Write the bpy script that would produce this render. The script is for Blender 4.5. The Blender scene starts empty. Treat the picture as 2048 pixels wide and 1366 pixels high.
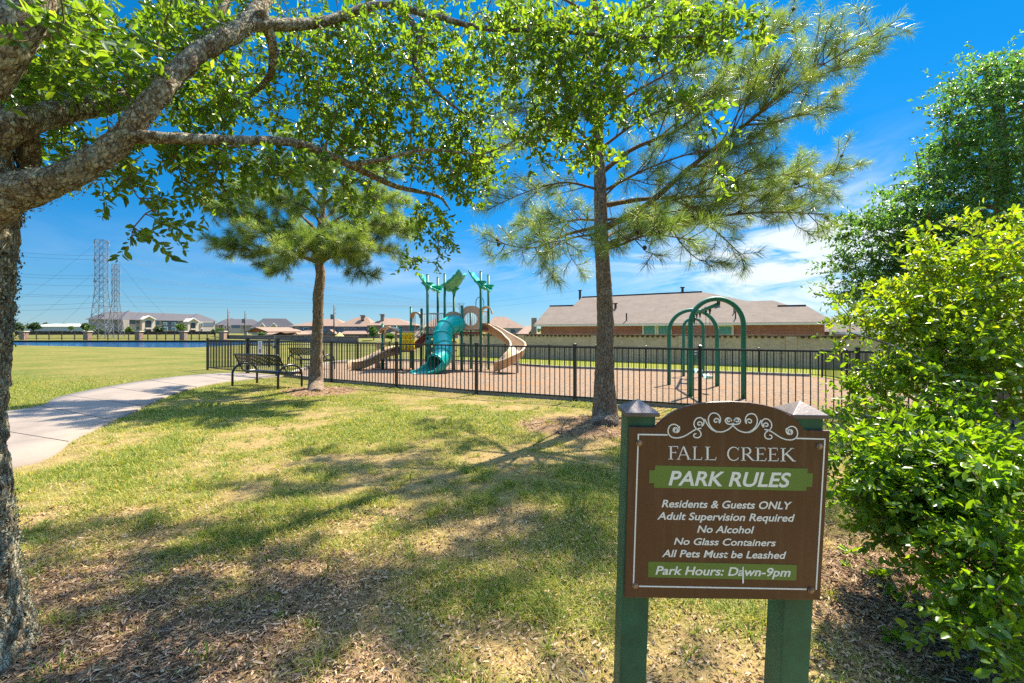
import bpy, math, random
import numpy as np
from mathutils import Vector, Matrix, noise as mnoise
R = math.radians
rng = np.random.default_rng(7)
random.seed(7)
sc = bpy.context.scene
col = sc.collection
# ------------------------------------------------------------ camera, sky, sun, exposure
CAMZ, FPX, HOR, CX = 1.55, 910.2, 661.0, 1024.0
cam_d = bpy.data.cameras.new('camera'); cam_d.lens = 16; cam_d.sensor_width = 36
cam_d.clip_start = 0.05; cam_d.clip_end = 20000
cam_d.shift_y = -(683 - HOR) / 2048
cam = bpy.data.objects.new('camera', cam_d); col.objects.link(cam)
cam.location = (0, 0, CAMZ); cam.rotation_euler = (R(90), 0, 0)
sc.camera = cam
SUN_EL, SUN_AZ = R(55), R(38)
sun_dir = Vector((math.sin(SUN_AZ) * math.cos(SUN_EL), math.cos(SUN_AZ) * math.cos(SUN_EL), math.sin(SUN_EL)))
w = bpy.data.worlds.new('World'); sc.world = w; w.use_nodes = True
nt = w.node_tree; N = nt.nodes; L = nt.links
for n in list(N): N.remove(n)
wo = N.new('ShaderNodeOutputWorld'); bg = N.new('ShaderNodeBackground')
sky = N.new('ShaderNodeTexSky'); sky.sky_type = 'NISHITA'; sky.sun_disc = False
sky.sun_elevation = SUN_EL; sky.sun_rotation = SUN_AZ
sky.air_density = 1.0; sky.dust_density = 0.0; sky.ozone_density = 1.0; sky.altitude = 0
# cirrus: stretched noise over the direction vector, inside one patch of the sky
tc = N.new('ShaderNodeTexCoord'); sep = N.new('ShaderNodeSeparateXYZ'); L.new(tc.outputs['Generated'], sep.inputs[0])
def wmath(op, a, b=None, c=None):
    m = N.new('ShaderNodeMath'); m.operation = op
    for i, x in enumerate((a, b, c)):
        if x is None: continue
        if isinstance(x, (int, float)): m.inputs[i].default_value = x
        else: L.new(x, m.inputs[i])
    return m.outputs[0]
az = wmath('ARCTAN2', sep.outputs[0], sep.outputs[1])
el = wmath('ARCSINE', sep.outputs[2])
cmb = N.new('ShaderNodeCombineXYZ')
L.new(wmath('ADD', wmath('MULTIPLY', az, 3.2), wmath('MULTIPLY', el, -5.5)), cmb.inputs[0])
L.new(wmath('ADD', wmath('MULTIPLY', el, 11.0), wmath('MULTIPLY', az, 1.0)), cmb.inputs[1])
nz = N.new('ShaderNodeTexNoise'); nz.inputs['Scale'].default_value = 1.3; nz.inputs['Detail'].default_value = 9
nz.inputs['Roughness'].default_value = 0.62; nz.inputs['Distortion'].default_value = 1.0
L.new(cmb.outputs[0], nz.inputs['Vector'])
def gauss(x, c, s):
    return wmath('POWER', 2.718, wmath('MULTIPLY', wmath('POWER', wmath('DIVIDE', wmath('SUBTRACT', x, c), s), 2.0), -1.0))
# deep clear polarised blue low down; unseen high sky brightened to fill the shade
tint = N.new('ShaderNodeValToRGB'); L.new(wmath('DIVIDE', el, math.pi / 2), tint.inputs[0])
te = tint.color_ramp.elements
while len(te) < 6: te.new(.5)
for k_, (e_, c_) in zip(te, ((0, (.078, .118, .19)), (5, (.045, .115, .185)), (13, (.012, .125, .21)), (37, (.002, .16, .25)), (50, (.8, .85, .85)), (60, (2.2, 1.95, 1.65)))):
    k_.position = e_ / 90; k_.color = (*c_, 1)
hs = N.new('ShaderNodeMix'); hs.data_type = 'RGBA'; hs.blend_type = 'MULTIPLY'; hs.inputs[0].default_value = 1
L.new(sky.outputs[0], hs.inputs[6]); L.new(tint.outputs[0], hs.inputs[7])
patch = wmath('ADD', wmath('MULTIPLY', gauss(az, 0.55, 0.24), gauss(el, 0.135, 0.115)), wmath('MULTIPLY', wmath('MULTIPLY', gauss(az, -0.14, 0.5), gauss(el, 0.13, 0.05)), 0.22))
rmp = N.new('ShaderNodeMapRange'); rmp.inputs[1].default_value = 0.37; rmp.inputs[2].default_value = 0.70
L.new(nz.outputs[0], rmp.inputs[0])
cf = wmath('MINIMUM', wmath('MULTIPLY', wmath('MULTIPLY', rmp.outputs[0], patch), 2.1), 0.95)
mixc = N.new('ShaderNodeMix'); mixc.data_type = 'RGBA'
mixc.inputs[7].default_value = (1.5, 1.65, 1.75, 1)
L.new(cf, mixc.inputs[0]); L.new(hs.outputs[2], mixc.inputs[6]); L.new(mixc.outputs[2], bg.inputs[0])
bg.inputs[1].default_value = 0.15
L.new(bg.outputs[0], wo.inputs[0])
sl = bpy.data.lights.new('sun', 'SUN'); sl.energy = 3.3; sl.angle = R(0.5); sl.color = (1, 0.91, 0.75)
so = bpy.data.objects.new('sun', sl); col.objects.link(so)
so.rotation_euler = (-sun_dir).to_track_quat('-Z', 'Y').to_euler(); so.location = (30, 40, 60)
sc.view_settings.view_transform = 'Standard'; sc.view_settings.look = 'None'
sc.view_settings.exposure = 2.15; sc.view_settings.gamma = 1
sc.render.engine = 'CYCLES'
sc.cycles.max_bounces = 10; sc.cycles.diffuse_bounces = 6; sc.cycles.glossy_bounces = 3
sc.cycles.transparent_max_bounces = 6; sc.cycles.transmission_bounces = 8
sc.cycles.use_denoising = False
sc.cycles.sample_clamp_indirect = 6

# ------------------------------------------------------------ helpers
def P(px, py, d):
    return Vector(((px - CX) * d / FPX, d, CAMZ + (HOR - py) * d / FPX))
def sstep(a, b, x):
    t = np.clip((x - a) / (b - a), 0, 1); return t * t * (3 - 2 * t)
MOUNDS = [(-5.05, 11.6, 1.15, 0.06), (1.3, 7.35, 1.25, 0.07), (-2.36, 2.0, 1.0, 0.07)]
def gz(x, y):
    x = np.asarray(x, float); y = np.asarray(y, float)
    s = (x - 3.69) * 0.4985 + (y - 8.93) * 0.867
    z = -0.035 * np.clip(s, 0, 17)
    far = sstep(87.6, 89.5, y)
    z = z * (1 - far) + -0.38 * far
    z = z - 2.6 * sstep(112, 150, y) * sstep(0.0, 0.08, x / np.maximum(y, 1) + 0.60)
    pond = sstep(57.2, 59.5, y) * (1 - sstep(87.0, 87.8, y)) * (1 - sstep(-44, -40, x))
    z = z - 1.2 * pond
    for mx, my, mr, mh in MOUNDS:
        z = z + mh * (1 - sstep(0.15, 1.0, np.hypot(x - mx, y - my) / mr))
    return z
def gzf(x, y): return float(gz(x, y))
def G(px, py):
    d = 1410.8 / max(py - HOR, 4)
    for _ in range(60):
        x = (px - CX) * d / FPX
        d2 = (CAMZ - gzf(x, d)) * FPX / (py - HOR)
        d = d * 0.5 + d2 * 0.5
    x = (px - CX) * d / FPX
    return Vector((x, d, gzf(x, d)))
def vnoise(x, y, seed=0):
    xi = np.floor(x).astype(np.int64); yi = np.floor(y).astype(np.int64)
    fx = x - xi; fy = y - yi; fx = fx * fx * (3 - 2 * fx); fy = fy * fy * (3 - 2 * fy)
    def h(a, b):
        n = (a * 374761393 + b * 668265263 + seed * 974634777) & 0xffffffff
        n = ((n ^ (n >> 13)) * 1274126177) & 0xffffffff
        return ((n ^ (n >> 16)) & 0xffff) / 65535.0
    return (h(xi, yi) * (1 - fx) + h(xi + 1, yi) * fx) * (1 - fy) + (h(xi, yi + 1) * (1 - fx) + h(xi + 1, yi + 1) * fx) * fy
def fbm(x, y, seed=0, o=4):
    s = 0; a = 0.5; t = 0
    for i in range(o):
        s = s + a * vnoise(x, y, seed + i * 17); t += a; a *= 0.5; x = x * 2.03 + 3.1; y = y * 2.03 + 1.7
    return s / t
def props(o, label=None, cat=None, group=None, kind=None):
    if label: o['label'] = label
    if cat: o['category'] = cat
    if group: o['group'] = group
    if kind: o['kind'] = kind
    return o
def empty(name, loc, label, cat, group=None, rz=0):
    o = bpy.data.objects.new(name, None); col.objects.link(o); o.empty_display_size = 0.2
    o.location = loc; o.rotation_euler = (0, 0, rz)
    return props(o, label, cat, group)
def adopt(o, parent, world=True):
    """parent o; when its vertices are in world coordinates keep them there"""
    if parent is None: return o
    o.parent = parent
    if world:
        root = parent
        while root.parent: root = root.parent
        if parent is root: o.matrix_parent_inverse = Matrix.Translation(-root.location)
    return o
def copy_tree(o, parent=None):
    c = o.copy(); col.objects.link(c)
    if parent is not None:
        mi = o.matrix_parent_inverse.copy(); c.parent = parent; c.matrix_parent_inverse = mi
    for ch in [k for k in bpy.data.objects if k.parent == o]: copy_tree(ch, c)
    return c
class MB:
    def __init__(s): s.v = []; s.f = []
    def add(s, vs, fs):
        b = len(s.v); s.v += [tuple(v) for v in vs]; s.f += [tuple(b + i for i in f) for f in fs]; return s
    def box(s, c, size, rz=0, m=None):
        x, y, z = (k / 2 for k in size); ca, sa = math.cos(rz), math.sin(rz)
        vs = []
        for dz in (-z, z):
            for dx, dy in ((-x, -y), (x, -y), (x, y), (-x, y)):
                vs.append((c[0] + dx * ca - dy * sa, c[1] + dx * sa + dy * ca, c[2] + dz))
        if m: vs = [m @ Vector(v) for v in vs]
        return s.add(vs, [(3, 2, 1, 0), (4, 5, 6, 7), (0, 1, 5, 4), (1, 2, 6, 5), (2, 3, 7, 6), (3, 0, 4, 7)])
    def bar(s, p, q, wd, ht=None, up=(0, 0, 1)):
        p, q = Vector(p), Vector(q); ht = ht or wd; d = (q - p).normalized(); u = Vector(up)
        if abs(d.dot(u)) > 0.98: u = Vector((1, 0, 0))
        a = d.cross(u).normalized(); b = a.cross(d)
        vs = [e + a * i * wd / 2 + b * j * ht / 2 for e in (p, q) for i, j in ((-1, -1), (1, -1), (1, 1), (-1, 1))]
        return s.add(vs, [(0, 1, 2, 3), (7, 6, 5, 4), (0, 4, 5, 1), (1, 5, 6, 2), (2, 6, 7, 3), (3, 7, 4, 0)])
    def tube(s, pts, r, n=10, caps=True, disp=None):
        pts = [Vector(p) for p in pts]; m = len(pts)
        rs = r if isinstance(r, (list, tuple, np.ndarray)) else [r] * m
        u = None; vs = []; fs = []
        for i, p in enumerate(pts):
            t = (pts[min(i + 1, m - 1)] - pts[max(i - 1, 0)]).normalized()
            if u is None:
                u = Vector((1, 0, 0)) if abs(t.x) < 0.8 else Vector((0, 1, 0))
            u = (u - t * u.dot(t)).normalized(); b = t.cross(u)
            for k in range(n):
                a = 2 * math.pi * k / n; dr = u * math.cos(a) + b * math.sin(a)
                q = p + dr * rs[i]
                if disp: q = q + dr * disp(q)
                vs.append(q)
        for i in range(m - 1):
            for k in range(n):
                k2 = (k + 1) % n
                fs.append((i * n + k, i * n + k2, (i + 1) * n + k2, (i + 1) * n + k))
        if caps: fs.append(tuple(range(n - 1, -1, -1))); fs.append(tuple((m - 1) * n + k for k in range(n)))
        return s.add(vs, fs)
    def prism(s, poly, vec):
        n = len(poly); vec = Vector(vec); a = [Vector(p) for p in poly]; b = [p + vec for p in a]
        return s.add(a + b, [tuple(range(n - 1, -1, -1)), tuple(range(n, 2 * n))] + [(i, (i + 1) % n, n + (i + 1) % n, n + i) for i in range(n)])
    def face(s, pts): return s.add(pts, [tuple(range(len(pts)))])
    def grid(s, rows):
        nr, nc = len(rows), len(rows[0])
        return s.add([p for r_ in rows for p in r_], [(i * nc + j, i * nc + j + 1, (i + 1) * nc + j + 1, (i + 1) * nc + j) for i in range(nr - 1) for j in range(nc - 1)])
    def build(s, name, mat, parent=None, smooth=False, label=None, world=True, bevel=0, auto=False, solid=0):
        me = bpy.data.meshes.new(name); me.from_pydata(s.v, [], s.f); me.update()
        if smooth: me.polygons.foreach_set('use_smooth', [True] * len(me.polygons))
        me.materials.append(mat)
        o = bpy.data.objects.new(name, me); col.objects.link(o); adopt(o, parent, world)
        if label: o['label'] = label
        if solid:
            md = o.modifiers.new('solid', 'SOLIDIFY'); md.thickness = solid; md.offset = 0
        if bevel:
            md = o.modifiers.new('bevel', 'BEVEL'); md.width = bevel; md.segments = 2; md.limit_method = 'ANGLE'
        return o
def np_mesh(name, V, F, mat, parent=None, attrs=None, world=True):
    """F: (n,3) or (n,4) int array"""
    me = bpy.data.meshes.new(name); V = np.asarray(V, np.float32); F = np.asarray(F, np.int32)
    me.vertices.add(len(V)); me.vertices.foreach_set('co', V.ravel())
    k = F.shape[1]; me.loops.add(F.size); me.loops.foreach_set('vertex_index', F.ravel())
    me.polygons.add(len(F)); me.polygons.foreach_set('loop_start', np.arange(0, F.size, k, dtype=np.int32))
    for nm, val in (attrs or {}).items():
        me.attributes.new(nm, 'FLOAT', 'POINT').data.foreach_set('value', np.asarray(val, np.float32))
    me.update(calc_edges=True); me.materials.append(mat)
    o = bpy.data.objects.new(name, me); col.objects.link(o); adopt(o, parent, world)
    return o
def unit(a): return a / np.maximum(np.linalg.norm(a, axis=-1, keepdims=True), 1e-9)
def leaf_mesh(name, base, dirv, up, ln, wd, mat, parent, fold=0.25, shape=(0.32, 0.72), attrs=None, droop=0.15):
    n = len(base); d = unit(dirv); side = unit(np.cross(d, up)); nr = np.cross(side, d)
    ln = ln[:, None]; wd = wd[:, None]; f = fold * wd
    b0 = base; tip = base + d * ln - nr * ln * droop
    l1 = base + d * ln * shape[0] + side * wd * 0.5 + nr * f; r1 = base + d * ln * shape[0] - side * wd * 0.5 + nr * f
    l2 = base + d * ln * shape[1] + side * wd * 0.42 + nr * f * .6 - nr * ln * droop * .5; r2 = base + d * ln * shape[1] - side * wd * 0.42 + nr * f * .6 - nr * ln * droop * .5
    V = np.stack([b0, l1, l2, tip, r2, r1], 1).reshape(-1, 3)
    i = np.arange(n)[:, None] * 6
    F = np.concatenate([i + np.array([[0, 3, 2, 1]]), i + np.array([[0, 5, 4, 3]])], 0)
    at = {k: np.repeat(v, 6) for k, v in (attrs or {}).items()}
    return np_mesh(name, V, F, mat, parent, at)

# ------------------------------------------------------------ materials
def newmat(name):
    m = bpy.data.materials.new(name); m.use_nodes = True; t = m.node_tree
    b = t.nodes['Principled BSDF']; return m, t, b
def lnk(t, a, b): t.links.new(a, b)
def coords(t, scale=(1, 1, 1)):
    c = t.nodes.new('ShaderNodeTexCoord'); mp = t.nodes.new('ShaderNodeMapping'); mp.inputs['Scale'].default_value = scale
    lnk(t, c.outputs['Object'], mp.inputs[0]); return mp.outputs[0]
def ramp(t, fac, stops):
    r = t.nodes.new('ShaderNodeValToRGB'); lnk(t, fac, r.inputs[0]); e = r.color_ramp.elements
    while len(e) < len(stops): e.new(0.5)
    for k, (p, c) in zip(e, stops): k.position = p; k.color = (*c, 1)
    return r.outputs[0]
def tnoise(t, vec, scale, detail=5, rough=0.55, dist=0):
    n = t.nodes.new('ShaderNodeTexNoise'); n.inputs['Scale'].default_value = scale; n.inputs['Detail'].default_value = detail
    n.inputs['Roughness'].default_value = rough; n.inputs['Distortion'].default_value = dist
    lnk(t, vec, n.inputs['Vector']); return n.outputs[0]
def bump(t, b, h, strength=0.3, dist=0.01):
    k = t.nodes.new('ShaderNodeBump'); k.inputs['Strength'].default_value = strength; k.inputs['Distance'].default_value = dist
    lnk(t, h, k.inputs['Height']); lnk(t, k.outputs[0], b.inputs['Normal'])
def mixcol(t, fac, a, b_, mode='MIX'):
    m = t.nodes.new('ShaderNodeMix'); m.data_type = 'RGBA'; m.blend_type = mode
    for sock, x in ((0, fac), (6, a), (7, b_)):
        if isinstance(x, (int, float)): m.inputs[sock].default_value = x
        elif isinstance(x, tuple): m.inputs[sock].default_value = (*x, 1)
        else: lnk(t, x, m.inputs[sock])
    return m.outputs[2]
def attr(t, name):
    a = t.nodes.new('ShaderNodeAttribute'); a.attribute_name = name; return a.outputs['Fac']
def paint(name, c, rough=0.5, var=0.12, scale=6, bumpy=0.0, metallic=0, spec=0.5, bscale=None):
    m, t, b = newmat(name); v = coords(t)
    n = tnoise(t, v, scale, 6, 0.6)
    lo = tuple(k * (1 - var) for k in c); hi = tuple(min(1, k * (1 + var)) for k in c)
    lnk(t, ramp(t, n, [(0.3, lo), (0.7, hi)]), b.inputs['Base Color'])
    b.inputs['Roughness'].default_value = rough; b.inputs['Metallic'].default_value = metallic
    b.inputs['Specular IOR Level'].default_value = spec
    if bumpy: bump(t, b, tnoise(t, v, bscale or scale * 8, 4), bumpy, 0.01)
    return m
def leafmat(name, c_dark, c_light, c_new=None, trans=0.45, rough=0.45, tint=(1.25, 1.25, 0.5)):
    m, t, b = newmat(name); a = attr(t, 'rnd')
    stops = [(0.0, c_dark), (0.65, c_light)] + ([(1.0, c_new)] if c_new else [])
    c = ramp(t, a, stops); lnk(t, c, b.inputs['Base Color'])
    b.inputs['Roughness'].default_value = rough; b.inputs['Specular IOR Level'].default_value = 0.5
    tr = t.nodes.new('ShaderNodeBsdfTranslucent')
    lnk(t, mixcol(t, 1.0, c, tint, 'MULTIPLY'), tr.inputs[0])
    mx = t.nodes.new('ShaderNodeMixShader'); mx.inputs[0].default_value = trans
    lnk(t, b.outputs[0], mx.inputs[1]); lnk(t, tr.outputs[0], mx.inputs[2])
    lnk(t, mx.outputs[0], t.nodes['Material Output'].inputs[0]); return m
def brickmat(name, c1, c2, mortar, sc_=1.0, ang=0.0, rough=0.9):
    m, t, b = newmat(name); c = t.nodes.new('ShaderNodeTexCoord')
    # brick courses run along the wall: u = horizontal distance along angle ang, v = height
    sp = t.nodes.new('ShaderNodeSeparateXYZ'); lnk(t, c.outputs['Object'], sp.inputs[0])
    def mm(op, a, b2):
        k = t.nodes.new('ShaderNodeMath'); k.operation = op
        for i, x in enumerate((a, b2)):
            if isinstance(x, (int, float)): k.inputs[i].default_value = x
            else: lnk(t, x, k.inputs[i])
        return k.outputs[0]
    u = mm('ADD', mm('MULTIPLY', sp.outputs[0], math.cos(ang)), mm('MULTIPLY', sp.outputs[1], math.sin(ang)))
    cb = t.nodes.new('ShaderNodeCombineXYZ'); lnk(t, u, cb.inputs[0]); lnk(t, sp.outputs[2], cb.inputs[1])
    bt = t.nodes.new('ShaderNodeTexBrick'); lnk(t, cb.outputs[0], bt.inputs['Vector'])
    bt.inputs['Scale'].default_value = 1; bt.inputs['Brick Width'].default_value = 0.21 * sc_; bt.inputs['Row Height'].default_value = 0.075 * sc_
    bt.inputs['Mortar Size'].default_value = 0.009 * sc_
    bt.inputs['Color1'].default_value = (*c1, 1); bt.inputs['Color2'].default_value = (*c2, 1); bt.inputs['Mortar'].default_value = (*mortar, 1)
    n = tnoise(t, c.outputs['Object'], 0.7, 6, 0.65)
    lnk(t, mixcol(t, 0.55, bt.outputs[0], ramp(t, n, [(0.3, (0.62, 0.6, 0.58)), (0.7, (1.25, 1.2, 1.15))]), 'MULTIPLY'), b.inputs['Base Color'])
    b.inputs['Roughness'].default_value = rough; bump(t, b, bt.outputs['Fac'], -0.3, 0.01); return m
def roofmat(name, c, ang=0.0, row=0.14):
    m, t, b = newmat(name); v = coords(t)
    n = tnoise(t, v, 1.2, 6, 0.7); n2 = tnoise(t, v, 9, 3, 0.7)
    a = ramp(t, n, [(0.3, tuple(k * .82 for k in c)), (0.7, tuple(k * 1.15 for k in c))])
    wv = t.nodes.new('ShaderNodeTexWave'); wv.bands_direction = 'Z'; wv.inputs['Scale'].default_value = 2.6; wv.inputs['Distortion'].default_value = 0.6
    wv.inputs['Detail'].default_value = 3; lnk(t, v, wv.inputs[0])
    a = mixcol(t, 0.5, a, ramp(t, n2, [(0.35, (.75, .75, .75)), (0.65, (1.2, 1.2, 1.2))]), 'MULTIPLY')
    a = mixcol(t, 0.35, a, ramp(t, wv.outputs[0], [(0.0, (.7, .7, .7)), (0.35, (1.1, 1.1, 1.1))]), 'MULTIPLY')
    lnk(t, a, b.inputs['Base Color']); b.inputs['Roughness'].default_value = 0.95; b.inputs['Specular IOR Level'].default_value = 0.2
    return m
def barkmat(name, c_dark, c_mid, c_pale, sc_=(14, 14, 5), pale=0.55, bstr=0.8, plate=1.6):
    m, t, b = newmat(name); v = coords(t, sc_)
    n = tnoise(t, v, 1.0, 8, 0.65, 0.4); v2 = coords(t)
    mx = mixcol(t, 0.9, v, tnoise(t, v, 1.3, 5), 'ADD')
    vo = t.nodes.new('ShaderNodeTexVoronoi'); vo.feature = 'DISTANCE_TO_EDGE'; vc = t.nodes.new('ShaderNodeTexVoronoi')
    for k in (vo, vc): k.inputs['Scale'].default_value = plate; lnk(t, mx, k.inputs['Vector'])
    sp = t.nodes.new('ShaderNodeSeparateXYZ'); lnk(t, vc.outputs['Color'], sp.inputs[0])
    cell = mixcol(t, 0.5, sp.outputs[0], tnoise(t, v2, 7, 6, 0.7))
    c = ramp(t, cell, [(0.25, c_mid), (pale, tuple((a + b_) / 2 for a, b_ in zip(c_mid, c_pale))), (pale + .16, c_pale)])
    c = mixcol(t, 0.6, c, ramp(t, n, [(0.3, (0.45, 0.42, 0.4)), (0.65, (1.2, 1.2, 1.2))]), 'MULTIPLY')
    crk = mixcol(t, 1.0, ramp(t, vo.outputs['Distance'], [(0.02, (1, 1, 1)), (0.15, (0, 0, 0))]), ramp(t, tnoise(t, v2, 22, 4, 0.7), [(0.42, (0, 0, 0)), (0.6, (1, 1, 1))]), 'MULTIPLY')
    c = mixcol(t, crk, c, c_dark)
    c = mixcol(t, 0.7, c, ramp(t, tnoise(t, coords(t, (1, 1, .5)), 55, 5, 0.75), [(0.35, (.35, .33, .3)), (0.6, (1.15, 1.15, 1.15))]), 'MULTIPLY')
    lnk(t, c, b.inputs['Base Color']); b.inputs['Roughness'].default_value = 0.95; b.inputs['Specular IOR Level'].default_value = 0.15
    h = mixcol(t, 0.6, ramp(t, vo.outputs['Distance'], [(0.0, (0, 0, 0)), (0.22, (1, 1, 1))]), n)
    bump(t, b, h, bstr, 0.02); return m
M = {}
M['black'] = paint('black_metal', (0.018, 0.017, 0.018), 0.4, 0.3)
M['black_far'] = paint('weathered_black_metal', (0.035, 0.032, 0.03), 0.6, 0.3)
M['green_paint'] = paint('green_post_paint', (0.012, 0.10, 0.052), 0.5, 0.35, 9, 0.15)
M['play_green'] = paint('playground_green_metal', (0.008, 0.15, 0.085), 0.55, 0.12)
M['teal'] = paint('teal_plastic', (0.0, 0.36, 0.29), 0.32, 0.08, 3)
M['teal_roof'] = paint('teal_green_plastic', (0.01, 0.37, 0.23), 0.35, 0.08, 3)
M['tan'] = paint('tan_plastic', (0.58, 0.385, 0.205), 0.4, 0.1, 3)
M['tan_panel'] = paint('tan_panel_plastic', (0.50, 0.36, 0.235), 0.45, 0.08, 3)
M['maroon'] = paint('maroon_coated_deck', (0.16, 0.035, 0.03), 0.6, 0.2)
M['yellow'] = paint('yellow_plastic', (0.95, 0.62, 0.02), 0.4, 0.06)
M['ink'] = paint('dark_marking', (0.03, 0.02, 0.02), 0.6, 0.1)
M['cream_metal'] = paint('cream_rail_metal', (0.60, 0.47, 0.36), 0.4, 0.1)
M['chain'] = paint('steel_chain', (0.25, 0.24, 0.24), 0.35, 0.2, metallic=0.8)
M['white'] = paint('white_trim', (0.75, 0.74, 0.68), 0.6, 0.06)
M['glass'] = paint('window_glass', (0.05, 0.12, 0.15), 0.08, 0.2, 0.8)
M['dark_glass'] = paint('dark_window_glass', (0.02, 0.03, 0.04), 0.1, 0.2, 0.8)
M['concrete'] = None
# ------------------------------------------------------------ ground
def mulchmask(x, y):
    e = fbm(x * 0.9, y * 0.9, 5, 4) - 0.5
    oak = 1 - sstep(0.62, 1.3, np.hypot((x + 2.15) / 2.0, (y - 1.75) / 1.75) + e * 1.3)
    bush = 1 - sstep(0.7, 1.15, np.hypot((x - 2.75) / 1.35, (y - 2.45) / 1.3) + e * 0.8)
    p1 = 1 - sstep(0.75, 1.1, np.hypot((x + 4.95) / 1.1, (y - 11.6) / 1.05) + e * 0.7)
    p2 = 1 - sstep(0.75, 1.1, np.hypot((x - 1.42) / 1.3, (y - 7.3) / 0.95) + e * 0.7)
    return np.maximum.reduce([oak, bush, p1, p2])
def grassmask(x, y):
    g = fbm(x * 1.1, y * 1.1, 31, 4) * 0.6 + fbm(x * 3.1, y * 3.1, 51, 3) * 0.4
    near = 1 - sstep(1.5, 6.5, np.hypot(x + 0.6, y - 1.8))
    g = sstep(0.30 + 0.10 * near, 0.62 + 0.06 * near, g)
    lawn = sstep(-5.5, -8.5, x + 0.25 * (y - 8))
    g = np.maximum(g, lawn * 0.85)
    return g * (1 - 0.93 * mulchmask(x, y))
def axis(*segs):
    a = np.concatenate([np.arange(s, e, st) for s, e, st in segs]); return a
gx = 12 * 1.32 ** np.arange(0, 22); gy = 122 * 1.35 ** np.arange(0, 14)
xs = np.concatenate([-(230 * 1.4 ** np.arange(9, 0, -1)), axis((-230, -46, 4), (-46, -38, 0.5), (-38, -14, 2), (-14, 12, 0.14)), gx])
ys = np.concatenate([[-2500, -700, -200, -60, -20], axis((-8, 1, 1), (1, 13, 0.12), (13, 56, 1), (56, 61, 0.25), (61, 86, 2), (86, 90, 0.2), (90, 122, 2)), gy])
GX, GY = np.meshgrid(xs, ys); GZ = gz(GX, GY)
nearw = (1 - sstep(10, 13, GY)) * (1 - sstep(10, 13, np.abs(GX)))
mk = mulchmask(GX, GY)
GZ = GZ + nearw * ((fbm(GX * 4, GY * 4, 3, 3) - 0.5) * 0.012 + mk * (fbm(GX * 6, GY * 6, 9, 3) - 0.5) * 0.05)
V = np.stack([GX, GY, GZ], -1).reshape(-1, 3)
nx, ny = len(xs), len(ys)
ii, jj = np.meshgrid(np.arange(nx - 1), np.arange(ny - 1)); q = (jj * nx + ii).ravel()
Fq = np.stack([q, q + 1, q + nx + 1, q + nx], -1)
def ground_mat():
    m, t, b = newmat('ground_turf'); v = coords(t)
    mul = attr(t, 'mulch'); gr = attr(t, 'grass'); far = attr(t, 'far')
    n1 = tnoise(t, v, 0.35, 6, 0.6); n2 = tnoise(t, v, 5.0, 7, 0.7); n3 = tnoise(t, v, 45, 4, 0.75)
    green = ramp(t, n2, [(0.3, (0.055, 0.075, 0.01)), (0.7, (0.17, 0.17, 0.028))])
    straw = ramp(t, mixcol(t, .45, n3, n2), [(0.3, (0.075, 0.05, 0.02)), (0.5, (0.245, 0.17, 0.07)), (0.72, (0.45, 0.33, 0.155))])
    lawn = ramp(t, n1, [(0.35, (0.085, 0.105, 0.018)), (0.52, (0.14, 0.128, 0.032)), (0.7, (0.18, 0.145, 0.042))])
    lawn = mixcol(t, 0.7, lawn, ramp(t, n2, [(0.3, (.5, .56, .45)), (0.7, (1.35, 1.3, 1.3))]), 'MULTIPLY')
    bark = ramp(t, n3, [(0.3, (0.05, 0.028, 0.018)), (0.52, (0.20, 0.12, 0.068)), (0.75, (0.40, 0.27, 0.16))])
    c = mixcol(t, gr, straw, green); c = mixcol(t, far, c, lawn); c = mixcol(t, attr(t, 'lush'), c, ramp(t, n2, [(0.3, (0.11, 0.125, 0.012)), (0.7, (0.19, 0.195, 0.025))])); c = mixcol(t, mul, c, bark)
    lnk(t, c, b.inputs['Base Color']); b.inputs['Roughness'].default_value = 0.95; b.inputs['Specular IOR Level'].default_value = 0.1
    bump(t, b, n3, 0.7, 0.02); return m
farw = np.maximum(sstep(9, 15, GY), sstep(-5.5, -9, GX + 0.2 * (GY - 8)))
sw_ = (GX - 3.69) * 0.4985 + (GY - 8.93) * 0.867
lush = sstep(11.5, 12.5, sw_) * (1 - sstep(30, 40, sw_)) * sstep(-9, -7, GX)
g = np_mesh('ground', V, Fq, ground_mat(), None, {'mulch': mk.ravel(), 'grass': grassmask(GX, GY).ravel(), 'far': farw.ravel(), 'lush': lush.ravel()})
props(g, kind='structure')
# ------------------------------------------------------------ concrete path
def concmat(name, c):
    m, t, b = newmat(name); v = coords(t)
    n = tnoise(t, v, 0.8, 7, 0.62); n2 = tnoise(t, v, 30, 5, 0.7)
    a = ramp(t, n, [(0.3, tuple(k * .70 for k in c)), (0.48, c), (0.75, tuple(k * 1.1 for k in c))])
    a = mixcol(t, 0.5, a, ramp(t, n2, [(0.3, (.8, .8, .8)), (0.7, (1.12, 1.12, 1.12))]), 'MULTIPLY')
    lnk(t, a, b.inputs['Base Color']); b.inputs['Roughness'].default_value = 0.9; bump(t, b, n2, 0.25, 0.004); return m
M['concrete'] = concmat('concrete', (0.215, 0.172, 0.136))
lo = [(-9.5, -2.0), (-7.9, 1.8), *[tuple(G(*p)[:2]) for p in ((35, 937), (150, 880), (260, 829), (340, 792), (420, 770), (500, 759.5), (566, 753))]]
hi = [(-16, 0), (-13, 4.5), *[tuple(G(*p)[:2]) for p in ((35, 822), (120, 795), (220, 774), (330, 757), (420, 748.5), (470, 746.8), (494, 746.5))]]
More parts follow.
